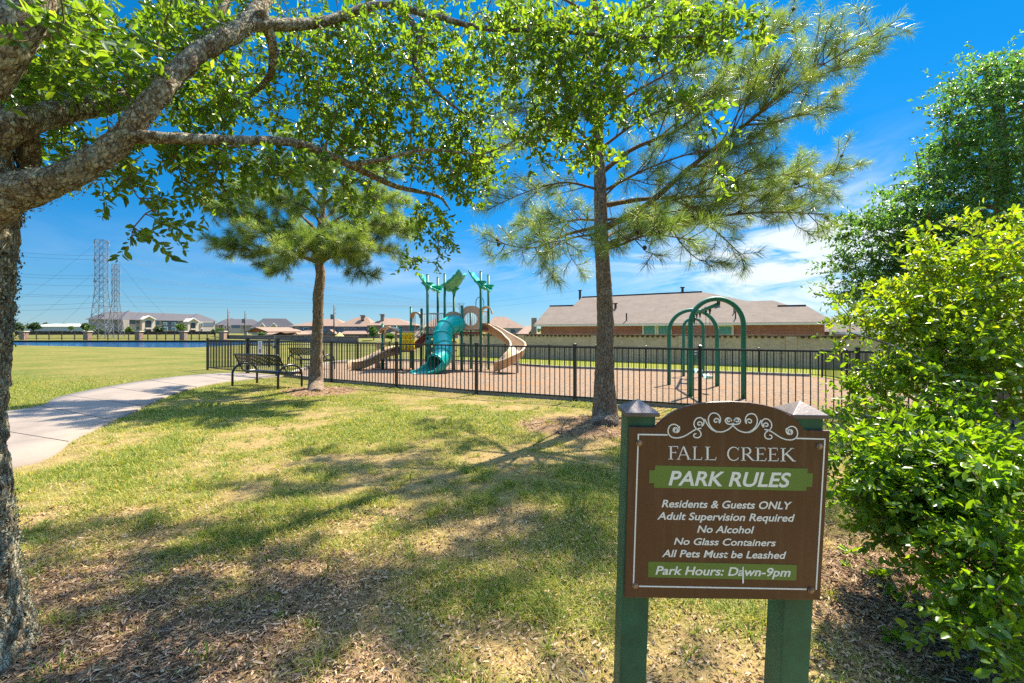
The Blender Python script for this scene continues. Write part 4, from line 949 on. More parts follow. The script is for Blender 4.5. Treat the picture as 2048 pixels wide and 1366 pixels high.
# green climber with foot holes, beside the tube
m = MB(); rows = []
for v_ in np.linspace(0, 1, 15):
    rows.append([K(868 + 85 * u_ - 10 * v_, 765 + 330 * v_, DF - .1 - .6 * v_ + .08 * math.sin(9 * v_ + 5 * u_)) for u_ in np.linspace(0, 1, 9)])
m.grid(rows); m.f = [f for i, f in enumerate(m.f) if not ((i // 8) % 3 == 1 and (i % 8) in (1, 2, 5, 6))]
m.build('climber', M['play_green'], play, True, solid=.05)
# teal tube slide
path = [(1195, 655, 19.75), (1150, 655, 19.5), (1095, 668, 19.2), (1055, 712, 18.95), (1038, 780, 18.75), (1040, 850, 18.55), (1048, 910, 18.35), (1040, 965, 18.1), (1008, 1015, 17.85), (968, 1052, 17.65)]
cp = spline([tuple(K(*p)) for p in path], 46); rad = .37
def ring_path(cp, r0, name, par, mat, solid=0.03):
    m = MB(); m.tube([Vector(p) for p in cp], r0, 28, False); return m.build(name, M[mat], par, True, world=(par is play), solid=solid)
tube = ring_path(cp, rad, 'tube_slide', play, 'teal')
for i in (5, 13, 20, 28, 36, 44):
    seg = [Vector(p) for p in cp[i - 1:i + 2]]; c = seg[1]; t = (seg[2] - seg[0]).normalized()
    m = MB(); m.tube([c - t * .035, c - t * .03, c + t * .03, c + t * .035], [rad + .005, rad + .045, rad + .045, rad + .005], 28, False); m.build('joint_ring', M['teal'], tube, True, world=False)
end = Vector(cp[-1]); tdir = (Vector(cp[-1]) - Vector(cp[-3])).normalized()
side = tdir.cross(Vector((0, 0, 1))).normalized(); upv = side.cross(tdir)
tgt = K(792, 1135, 17.25); rows = []
for k, s_ in enumerate(np.linspace(0, 1, 9)):
    c = end.lerp(tgt, s_) + U(.05 * math.sin(s_ * 3.14) * -1); ang0 = 1.9 - .45 * s_ ** .7; r_ = rad * (1 + .12 * s_)
    fw = Vector((tdir.x, tdir.y, 0)).normalized(); sd = fw.cross(U(1)).normalized()
    up2 = (upv * (1 - s_) + U(1) * s_).normalized()
    flat = 1 - .5 * s_
    rows.append([c + sd * (r_ * math.sin(a)) * (1 + .15 * s_) - up2 * (r_ * math.cos(a) * flat - (r_ * (1 - flat) * .2)) for a in np.linspace(-ang0, ang0, 15)])
m = MB(); m.grid(rows); m.build('exit_chute', M['teal'], tube, True, world=False, solid=.045)
m = MB(); c = end.lerp(tgt, .55); m.tube([(c.x, c.y, gzf(c.x, c.y) - .1), (c.x, c.y, c.z - rad * .8)], .05, 8); m.build('foot', M['play_green'], tube, True, world=False)
# trough slides
def trough(path, width, wall, name, mat, posts=()):
    c = spline(path, 40); rows = []
    for i, p in enumerate(c):
        t = c[min(i + 1, 39)] - c[max(i - 1, 0)]; h = Vector((t[0], t[1], 0)).normalized(); s_ = Vector((h.y, -h.x, 0)); p = Vector(p); w2 = width / 2
        rows.append([p + s_ * x + U(z) for x, z in ((-w2 - .035, wall - .05), (-w2 - .03, wall), (-w2 + .02, wall), (-w2 + .04, .07), (-w2 + .1, .01), (0, 0), (w2 - .1, .01), (w2 - .04, .07), (w2 - .02, wall), (w2 + .03, wall), (w2 + .035, wall - .05))])
    m = MB(); m.grid(rows); o = m.build(name, M[mat], play, True, solid=.035)
    for i in posts:
        p = c[i]; k = MB(); k.tube([(p[0], p[1], gzf(p[0], p[1]) - .1), (p[0], p[1], p[2] - .02)], .04, 8); k.build('foot', M['cream_metal'], o, True, world=False)
    return o
def kz(cx, z, d): return (KX(cx, d), d, z)
trough([kz(1425, 1.50, 20.5), kz(1520, 1.44, 20.5), kz(1620, 1.22, 20.35), kz(1720, .92, 20.1), kz(1795, .66, 19.6), kz(1785, .42, 18.95), kz(1715, .2, 18.55), kz(1630, 0.0, 18.4), kz(1560, -.1, 18.4)], .62, .38, 'spiral_slide', 'tan', (37, 24))
trough([kz(590, .50, 20.2), kz(500, .44, 19.95), kz(400, .28, 19.7), kz(300, .08, 19.45), kz(200, -.06, 19.2), kz(95, -.1, 18.95)], .62, .36, 'straight_slide', 'tan', (35, 10))
# small climbing steps left of the low deck
for k, (cx, cy, d) in enumerate(((372, 1010, 20.9), (400, 950, 20.9), (440, 1040, 20.9))):
    m = MB(); p = K(cx, cy, d); m.tube([(p.x, d, gzf(p.x, d)), (p.x, d, p.z - .04)], .05, 8); m.tube([p - U(.05), p - U(.02), p + U(.02)], [.12, .2, .17], 12); m.build('step_pod', M['tan_panel'], play, True)
for cx in (378, 400):
    m = MB(); m.tube([K(cx, 905, 20.6), K(cx - 6, 850, 20.6), K(cx + 4, 812, 20.6), K(cx + 22, 830, 20.6), K(cx + 26, 905, 20.6)], .022, 8); m.build('grab_handle', M['cream_metal'], play, True)
# tan log climber under the high deck, and a ladder below the round window
for cx, ytop in ((1152, 835), (1145, 918)):
    d = 20.1; p = K(cx, ytop, d); m = MB(); m.tube([(p.x, d, gzf(p.x, d) - .1), (p.x, d, p.z - .1), p], [.07, .075, .05], 10); m.tube([p - U(.03), p + U(.03), p + U(.06)], [.14, .14, .08], 12); m.build('log_climber', M['tan_panel'], play, True)
m = MB()
for cx in (1440, 1480): m.tube([K(cx, 735, 20.9), K(cx, 1090, 20.9)], .016, 6)
for y in range(790, 1080, 65): m.tube([K(1440, y, 20.9), K(1480, y, 20.9)], .014, 6)
m.build('ladder', M['cream_metal'], play, True)
# roofs: folded leaf-like plastic sheets between pairs of posts
def leaf_roof(A, B, C, D_, sag, posts):
    """corner points A-B high edge, D-C low edge"""
    rows = []
    for u_ in np.linspace(0, 1, 11):
        r_ = []
        for v_ in np.linspace(0, 1, 9):
            p = A.lerp(B, v_).lerp(D_.lerp(C, v_), u_)
            r_.append(p + U(-sag * 4 * u_ * (1 - u_) + .07 * math.cos(v_ * math.pi * 2) + .03 * math.sin(u_ * 25)))
        rows.append(r_)
    m = MB(); m.grid(rows); o = m.build('roof', M['teal_roof'], play, True, solid=.06)
    for q, h in posts:
        k = MB(); k.tube([q - U(.02), q + U(h * .5), q + U(h)], [.062, .12, .30], 12); k.build('roof_bracket', M['teal_roof'], o, True, world=False)
leaf_roof(K(782, 145, 19.2), K(830, 160, 21.6), K(1040, 295, 21.5), K(985, 320, 19.4), .16, ((K(885, 305, DF), .32), (K(992, 330, DB), .3)))
leaf_roof(K(1205, 112, 19.6), K(1278, 150, 21.9), K(1150, 325, 21.9), K(1018, 270, 19.9), .10, ((K(1153, 345, DB + .5), .28),))
leaf_roof(K(1298, 122, 19.2), K(1345, 140, 21.6), K(1550, 290, 21.5), K(1490, 305, 19.4), .16, ((K(1425, 290, DF), .32), (K(1503, 320, DB), .3)))
# ------------------------------------------------------------ trees
M['oak_bark'] = barkmat('oak_bark', (0.085, 0.052, 0.027), (0.21, 0.14, 0.08), (0.50, 0.46, 0.33), (30, 30, 17), 0.46, 0.9, 1.9)
M['pine_bark'] = barkmat('pine_bark', (0.10, 0.065, 0.042), (0.30, 0.20, 0.13), (0.42, 0.34, 0.26), (24, 24, 8), 0.60, 1.0, 1.5)
M['pine_limb'] = barkmat('pine_limb_bark', (0.11, 0.06, 0.03), (0.24, 0.13, 0.065), (0.3, 0.22, 0.15), (30, 30, 12), 0.7, 0.6)
M['twig'] = paint('brown_twig', (0.16, 0.095, 0.05), 0.9, 0.3)
M['lichen'] = leafmat('grey_green_lichen', (0.10, 0.12, 0.09), (0.24, 0.26, 0.19), (0.38, 0.37, 0.28), 0.1, 0.9, (1, 1, 1))
M['oak_leaf'] = leafmat('oak_leaf', (0.045, 0.095, 0.012), (0.10, 0.17, 0.02), (0.19, 0.24, 0.035), 0.5, 0.32, (2.6, 2.45, .7))
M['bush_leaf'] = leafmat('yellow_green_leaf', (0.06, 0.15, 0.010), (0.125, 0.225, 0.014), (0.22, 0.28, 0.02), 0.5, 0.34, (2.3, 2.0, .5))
M['elm_leaf'] = leafmat('dark_green_leaf', (0.035, 0.10, 0.032), (0.085, 0.175, 0.048), (0.18, 0.27, 0.075), 0.45, 0.32, (2.2, 2.2, .7))
M['needle'] = leafmat('pine_needle', (0.07, 0.12, 0.026), (0.155, 0.215, 0.05), (0.28, 0.32, 0.10), 0.42, 0.4, (2.0, 2.0, .75))
M['cone'] = paint('brown_pine_cone', (0.07, 0.04, 0.025), 0.9, 0.3)
def barkdisp(sc1, a1, sc2, a2, zs=.45):
    def f(p):
        q = Vector((p.x * sc1, p.y * sc1, p.z * sc1 * zs)); q2 = Vector((p.x * sc2, p.y * sc2, p.z * sc2 * zs))
        return a1 * mnoise.noise(q) + a2 * abs(mnoise.noise(q2)) * 1.2
    return f
def platedisp(k, a, b_):
    def f(p):
        q = p + mnoise.noise_vector(p * k * .8) * (.35 / k); dd = mnoise.voronoi(Vector((q.x * k, q.y * k, q.z * k * .6)))[0]
        return -a * (1 - min(1, (dd[1] - dd[0]) * 2.6)) + b_ * mnoise.noise(p * k * .35)
    return f
def spl3(pts, rad, n):
    c = spline([tuple(p) for p in pts], n)
    if len(rad) == len(pts):
        q = np.array([tuple(p) for p in pts]); t = np.r_[0, np.cumsum(np.linalg.norm(np.diff(q, axis=0), axis=1))]; t /= t[-1]
    else: t = np.linspace(0, 1, len(rad))
    r_ = np.interp(np.linspace(0, 1, n), t, rad); return [Vector(p) for p in c], list(r_)
class Tree:
    """limbs are real tubes; sprigs grow from the nearest wood already there"""
    def __init__(s, root): s.root = root; s.nodes = []; s.tw = MB()
    def limb(s, pts, rad, n=40, sides=24, mat='oak_bark', disp=None, name='limb', every=1, caps=True):
        c, r_ = spl3(pts, rad, n); m = MB(); m.tube(c, r_, sides, caps, disp); o = m.build(name, M[mat], s.root, True)
        s.nodes += [tuple(p) for p in c[::every]]; return o, c, r_
    def attach(s, tips, thick=.004, jitter=.1, maxlen=None, sag=.0):
        """grow a thin branch to each tip from the nearest node; returns unit growth directions"""
        tips = [np.array(t) for t in tips]; nodes = np.array(s.nodes); dirs = []
        order = sorted(range(len(tips)), key=lambda i: np.min(np.sum((nodes - tips[i]) ** 2, 1))); dirs = [None] * len(tips)
        for i in order:
            t = tips[i]; d2 = np.sum((nodes - t) ** 2, 1); k = int(np.argmin(d2)); a = nodes[k]; ln = math.sqrt(d2[k])
            mid = (a + t) / 2 + rng.normal(0, jitter * ln, 3) + np.array([0, 0, sag * ln])
            q = [a, (a * .45 + mid * .55), (mid * .55 + t * .45), t]; 
            r0 = thick * (1 + 1.6 * min(ln, 1.2)); s.tw.tube(q, [r0, r0 * .8, r0 * .65, r0 * .4], 5, False)
            nodes = np.vstack([nodes, q[1:]]); dv = t - mid; dirs[i] = dv / max(np.linalg.norm(dv), 1e-6)
        s.nodes = [tuple(p) for p in nodes]; return np.array(dirs)
    def finish(s, mat='twig', name='twigs'):
        return s.tw.build(name, M[mat], s.root, True)
def leaf_sprigs(tips, dirs, per, ln, wd, spread, leafang=.9, upbias=.3):
    """leaves set alternately along a short shoot ending beyond each tip"""
    n = len(tips); tips = np.repeat(np.array(tips), per, 0); d = np.repeat(dirs, per, 0); N_ = n * per
    t = np.tile(np.linspace(0, 1, per), n) + rng.uniform(-.08, .08, N_)
    curve = unit(rng.normal(0, 1, (n, 3))); curve = np.repeat(curve, per, 0)
    axis_ = unit(d + curve * (.5 * t)[:, None] - np.array([0, 0, .15]) * t[:, None])
    base = tips + axis_ * (spread * (t - .35))[:, None]
    side = unit(np.cross(axis_, unit(rng.normal(0, 1, (N_, 3))))); dr = unit(axis_ * .75 + side * leafang + np.array([0, 0, .12]))
    up = unit(np.array([0, 0, 1.0]) * upbias + rng.normal(0, .55, (N_, 3)))
    l = rng.uniform(*ln, N_); return base, dr, up, l, l * rng.uniform(wd * .8, wd * 1.2, N_)
def ell_tips(spec):
    """(px, py, rx, ry, d, dd, n): points in an ellipsoid about a pixel and depth"""
    out = []
    for px, py, rx, ry, d, dd, n in spec:
        q = unit(rng.normal(0, 1, (n, 3))) * (rng.uniform(0, 1, n) ** .42)[:, None]
        for a in q: 
            dep = d + a[1] * dd; p = P(px + a[0] * rx, py + a[2] * ry, d); p = Vector((p.x * 1, dep, p.z)); out.append((p.x * dep / d, dep, CAMZ + (p.z - CAMZ) * dep / d))
    return out
# ---- the oak at the left
oak = empty('oak_tree', (-2.36, 2.0, 0), 'large lichen covered oak at the left whose leafy limbs spread over the lawn', 'tree')
ok = Tree(oak); bd = platedisp(50, .006, .018); bd2 = barkdisp(26, .006, 60, .007); bd3 = platedisp(60, .0035, .012)
tb = Vector((-2.515, 2.0, 0))
ok.limb([tb + Vector((.03, 0, -.25)), tb + Vector((.02, 0, .0)), tb + Vector((0, 0, .35)), tb + Vector((-.02, 0, 1.1)), tb + Vector((0, 0, 1.75)), tb + Vector((-.05, .03, 2.2)), tb + Vector((-.14, .1, 2.7)), tb + Vector((-.22, .2, 3.6)), tb + Vector((-.2, .3, 4.8))], [.42, .31, .25, .215, .225, .27, .2, .15, .08], 220, 84, disp=bd, name='trunk')
_, L1, _ = ok.limb([P(-70, 440, 2.0), P(30, 385, 2.0), P(140, 350, 2.05), P(235, 285, 2.12), P(310, 195, 2.2), P(395, 110, 2.35), P(490, 50, 2.55), P(540, -20, 2.8), P(600, -120, 3.2)], [.11, .08, .062, .053, .049, .048, .046, .038, .028], 190, 56, disp=bd3)
_, L2, _ = ok.limb([P(255, 272, 2.13), P(330, 276, 2.2), P(470, 281, 2.4), P(600, 288, 2.7), P(700, 330, 3.0), P(790, 372, 3.3), P(880, 395, 3.6), P(900, 420, 3.7)], [.034, .026, .024, .024, .023, .018, .012, .005], 80, 20, disp=barkdisp(40, .003, 90, .003))
ok.limb([P(-60, 300, 2.05), P(20, 255, 2.1), P(120, 225, 2.3), P(240, 200, 2.6), P(330, 150, 2.9), P(420, 60, 3.1), P(470, -60, 3.3)], [.10, .065, .055, .05, .045, .04, .03], 70, 24, disp=bd2)
ok.limb([P(-60, 160, 1.7), P(40, 40, 1.75), P(120, -80, 1.9)], [.10, .072, .06], 40, 28, disp=bd2)
ok.limb([P(490, 50, 2.55), P(640, 45, 2.9), P(760, 10, 3.2), P(860, 30, 3.2), P(960, 55, 3.1), P(1100, 62, 2.95), P(1290, 75, 2.8), P(1440, 70, 2.7)], [.038, .03, .025, .021, .017, .013, .009, .004], 70, 18, disp=barkdisp(40, .003, 90, .003))
ok.limb([P(520, 20, 2.6), P(545, 90, 2.7), P(540, 150, 2.8), P(500, 190, 2.9), P(440, 230, 3.0)], [.035, .026, .02, .014, .007], 40, 14, disp=barkdisp(40, .003, 90, .003))
ok.limb([P(60, 260, 2.2), P(58, 320, 2.25), P(60, 380, 2.3)], [.03, .045, .03], 24, 16, disp=bd2)
ok.limb([P(800, 20, 3.3), P(840, 70, 3.2), P(830, 130, 3.15), P(880, 190, 3.2), P(960, 250, 3.3)], [.024, .02, .016, .01, .005], 40, 10, disp=barkdisp(40, .002, 90, .002))
ok.limb([P(700, 330, 3.0), P(760, 320, 2.9), P(850, 300, 2.9), P(960, 310, 3.0)], [.02, .014, .01, .004], 30, 10)
spec = [(90, 60, 160, 110, 2.0, .5, 75), (220, 120, 170, 100, 2.5, .5, 90), (60, 200, 110, 80, 2.5, .4, 45), (150, 170, 180, 60, 3.0, .6, 70), (150, 300, 150, 50, 2.7, .4, 36),
        (400, 40, 130, 80, 3.0, .6, 75), (440, 190, 120, 70, 3.0, .6, 90), (380, 290, 80, 30, 2.6, .3, 26),
        (420, 320, 120, 50, 2.5, .3, 24), (560, 335, 110, 45, 2.7, .4, 34), (640, 250, 130, 70, 3.1, .35, 44), (640, 130, 120, 100, 3.0, .4, 60), (760, 60, 150, 70, 3.2, .4, 70),
        (790, 180, 150, 90, 3.2, .4, 66), (800, 300, 130, 70, 3.3, .4, 54), (930, 120, 150, 100, 3.4, .4, 66), (930, 260, 110, 80, 3.4, .4, 62), (930, 350, 80, 55, 3.5, .4, 50),
        (1080, 70, 140, 75, 3.0, .5, 95), (1220, 70, 130, 70, 2.9, .4, 46), (1130, 180, 120, 70, 3.0, .4, 62), (1090, 280, 70, 50, 3.1, .4, 24), (1300, 60, 120, 60, 2.8, .3, 30), (1400, 60, 110, 50, 2.7, .3, 20), (1240, 190, 110, 60, 2.8, .3, 20), (1180, 310, 55, 40, 3.0, .3, 9),
        (860, 430, 50, 45, 3.6, .3, 18), (880, 480, 28, 40, 3.7, .2, 8), (720, 395, 60, 45, 3.2, .3, 14), (835, 525, 45, 10, 3.9, .1, 5),
        (310, 400, 26, 40, 2.3, .15, 4), (335, 445, 30, 30, 2.3, .15, 4), (285, 475, 30, 18, 2.3, .12, 4), (250, 350, 50, 40, 2.4, .25, 7), (215, 400, 14, 16, 2.3, .08, 2),
        (420, 380, 50, 26, 2.6, .2, 9), (500, 40, 260, 80, 4.4, .8, 55), (860, 60, 240, 90, 4.8, .8, 45), (660, 180, 160, 70, 4.6, .7, 14), (1330, 205, 60, 22, 2.7, .2, 7), (1420, 230, 40, 40, 2.7, .2, 5), (1440, 350, 16, 14, 2.6, .1, 2), (1480, 40, 70, 30, 2.7, .2, 7),
        (350, -150, 500, 130, 2.8, 1.0, 40), (900, -140, 500, 120, 3.6, 1.0, 16), (-250, 150, 200, 250, 2.6, 1.2, 40), (-200, -100, 250, 150, 3.2, 1.2, 30), (100, -60, 250, 60, 3.6, .8, 60)]
spec = [(*s_[:6], int(s_[6] * (1.75 if s_[0] > 1150 else 1.45))) for s_ in spec]
tips = ell_tips(spec); dirs = ok.attach(tips, .0032, .12, sag=.05)
B_, D_, U_, l_, w_ = leaf_sprigs(tips, dirs, 17, (.025, .06), .41, .20)
leaf_mesh('crown', B_, D_, U_, l_, w_, M['oak_leaf'], oak, .18, (.38, .74), {'rnd': np.clip(rng.normal(.5, .24, len(B_)), 0, 1)})
ok.finish('twig')
# lichen crust on trunk and lower limbs
lc, lcr = spl3([tb + Vector((.02, 0, .0)), tb + Vector((0, 0, .35)), tb + Vector((-.02, 0, 1.1)), tb + Vector((0, 0, 1.75)), tb + Vector((-.05, .03, 2.2))], [.31, .25, .215, .225, .27], 100)
def lichen(c, r_, n, size, dens):
    i = rng.integers(0, len(c), n); p = np.array([tuple(c[k]) for k in i]) + rng.normal(0, .01, (n, 3)); rr = np.array([r_[k] for k in i])
    tn = np.array([tuple((c[min(k + 1, len(c) - 1)] - c[max(k - 1, 0)]).normalized()) for k in i]); a = unit(np.cross(tn, unit(rng.normal(0, 1, (n, 3)))))
    q = p + a * (rr - .004)[:, None]; keep = fbm(q[:, 0] * 5 + q[:, 1] * 5, q[:, 2] * 5, 61, 3) > dens
    q, a = q[keep], a[keep]; k = len(q); s_ = rng.uniform(*size, k)
    dr = unit(np.cross(a, rng.normal(0, 1, (k, 3))) + a * rng.uniform(.1, .9, (k, 1))); return q - dr * s_[:, None] * .3, dr, a, s_, s_ * rng.uniform(.6, 1.1, k)
ls = [lichen(lc, lcr, 26000, (.005, .017), .40), lichen(L1, np.interp(np.linspace(0, 1, 190), np.linspace(0, 1, 9), [.11, .08, .062, .053, .049, .048, .046, .038, .028]), 7000, (.004, .012), .52)]
ls = [np.concatenate(x) for x in zip(*ls)]
leaf_mesh('lichen', ls[0], ls[1], ls[2], ls[3], ls[4], M['lichen'], oak, .3, (.4, .8), {'rnd': rng.uniform(0, 1, len(ls[0]))})
# ---- pines
def needles(tips, dirs, per, ln, back, wd=.0028, seed=0):
    n = len(tips); N_ = n * per; d = np.repeat(unit(np.array(dirs)), per, 0); T = np.repeat(np.array(tips), per, 0)
    t = rng.uniform(0, 1, N_); base = T - d * (back * (1 - t) ** 1.3)[:, None]
    sd = unit(np.cross(d, rng.normal(0, 1, (N_, 3)))); an = .35 + 1.05 * rng.uniform(.2, 1, N_) * (1.12 - .55 * t)
    dr = unit(d * np.cos(an)[:, None] + sd * np.sin(an)[:, None] - np.array([0, 0, .10])); l = rng.uniform(ln * .65, ln * 1.1, N_)
    side = unit(np.cross(dr, rng.normal(0, 1, (N_, 3)))) * (wd / 2)
    mid = base + dr * (l * .55)[:, None]; tip = base + dr * l[:, None] - np.array([0, 0, 1.0]) * (l * .09)[:, None]
    V = np.stack([base - side * .7, base + side * .7, mid + side, tip, mid - side], 1).reshape(-1, 3)
    i = np.arange(N_)[:, None] * 5
    F = np.concatenate([i + np.array([[0, 1, 2]]), i + np.array([[0, 2, 4]]), i + np.array([[4, 2, 3]])], 0)
    tone = np.clip(np.repeat(rng.normal(.52, .2, n), per) + rng.normal(0, .12, N_), 0, 1)
    return V, F, np.repeat(tone, 5)
def pine(root, trunk, trad, branches, ntip, per, ln, back, spread, cones, tall, tip_extra=(), wd=.0028, bn=44):
    T_ = Tree(root)
    T_.limb(trunk, trad, 130, 30, 'pine_bark', barkdisp(22, .010, 50, .014, .3), 'trunk', every=8)
    tips = []; dirs = []; nb = len(branches); subs = MB(); cone_pts = []
    lens = []
    for b_ in branches:
        c, r_ = spl3(b_['p'], [b_.get('r', .035), b_.get('r', .035) * .6, b_.get('r', .035) * .3, .006], 26); m = MB(); m.tube(c, r_, 9); m.build('limb', M['pine_limb'], root, True)
        L_ = sum((c[i + 1] - c[i]).length for i in range(25)); k = max(4, int(ntip * L_ * b_.get('dens', 1)))
        for j in range(k):
            t = b_.get('t0', .25) + (1 - b_.get('t0', .25)) * ((j + rng.uniform(0, 1)) / k) ** .85; i = min(int(t * 25), 24); a = c[i]; ax = (c[i + 1] - c[max(i - 1, 0)]).normalized()
            sd = Vector(rng.normal(0, 1, 3)); sd = (sd - ax * sd.dot(ax)).normalized(); sd.z *= .6
            dv = (ax * rng.uniform(.35, 1.0) + sd * rng.uniform(.5, 1.1) + U(.22)).normalized()
            sl = spread * L_ * rng.uniform(.35, 1.0) * (1.15 - .75 * t) + .12; bend = Vector(rng.normal(0, .12, 3)) + U(.12)
            e = a + dv * sl; mid = a + dv * sl * .5 - bend * sl * .3; subs.tube([a, mid, e], [.011 * (sl + .3), .007 * (sl + .3), .004], 5, False)
            tips.append(tuple(e)); dirs.append(tuple((e - mid).normalized()))
            if sl > .35:
                for q in range(int(sl / .22)):
                    f = rng.uniform(.3, .95); a2 = a.lerp(mid, f * 2) if f < .5 else mid.lerp(e, f * 2 - 1); sd = Vector(rng.normal(0, 1, 3)); dv2 = (dv * .7 + sd * .6 + U(.15)).normalized(); e2 = a2 + dv2 * rng.uniform(.12, .34) * min(1.3, sl + .4)
                    subs.tube([a2, e2], [.006, .003], 4, False); tips.append(tuple(e2)); dirs.append(tuple(dv2))
            if rng.uniform() < cones: cone_pts.append(a.lerp(e, rng.uniform(.1, .6)))
        tips.append(tuple(c[-1])); dirs.append(tuple((c[-1] - c[-3]).normalized()))
    subs.build('twigs', M['pine_limb'], root, True)
    V, F, tn = needles(tips, dirs, per, ln, back, wd); np_mesh('crown', V, F, M['needle'], root, {'rnd': tn})
    for p in cone_pts[:60]:
        m = MB(); ax = Vector((rng.normal(0, .5), rng.normal(0, .5), -1)).normalized(); prof = [.006, .022, .03, .029, .024, .016, .004]; cs = [p + ax * (.012 * i) for i in range(7)]
        m.tube(cs, prof, 9, True, lambda q: .008 * math.sin(q.x * 420) * math.sin(q.z * 520)); m.build('pine_cone', M['cone'], root)
    print('pine tips', len(tips), 'needles', len(F) // 3)
D2 = 7.5
pine2 = empty('pine_tree', G(1210, 848), 'tall open crowned pine with cones standing in a mulch ring behind the rules sign', 'tree')
def br(*p, **k): return dict(p=[P(*a) for a in p], **k)
z0 = G(1210, 848)
tr2 = [z0 + Vector((0, 0, -.15)), P(1210, 835, D2), P(1209, 760, D2), P(1210, 690, D2), P(1211, 640, D2), P(1207, 560, D2), P(1203, 480, D2), P(1201, 400, D2), P(1199, 330, D2), P(1195, 220, D2 + .05), P(1192, 100, D2 + .1), P(1188, -40, D2 + .1), P(1186, -220, D2 + .1), P(1190, -330, D2)]
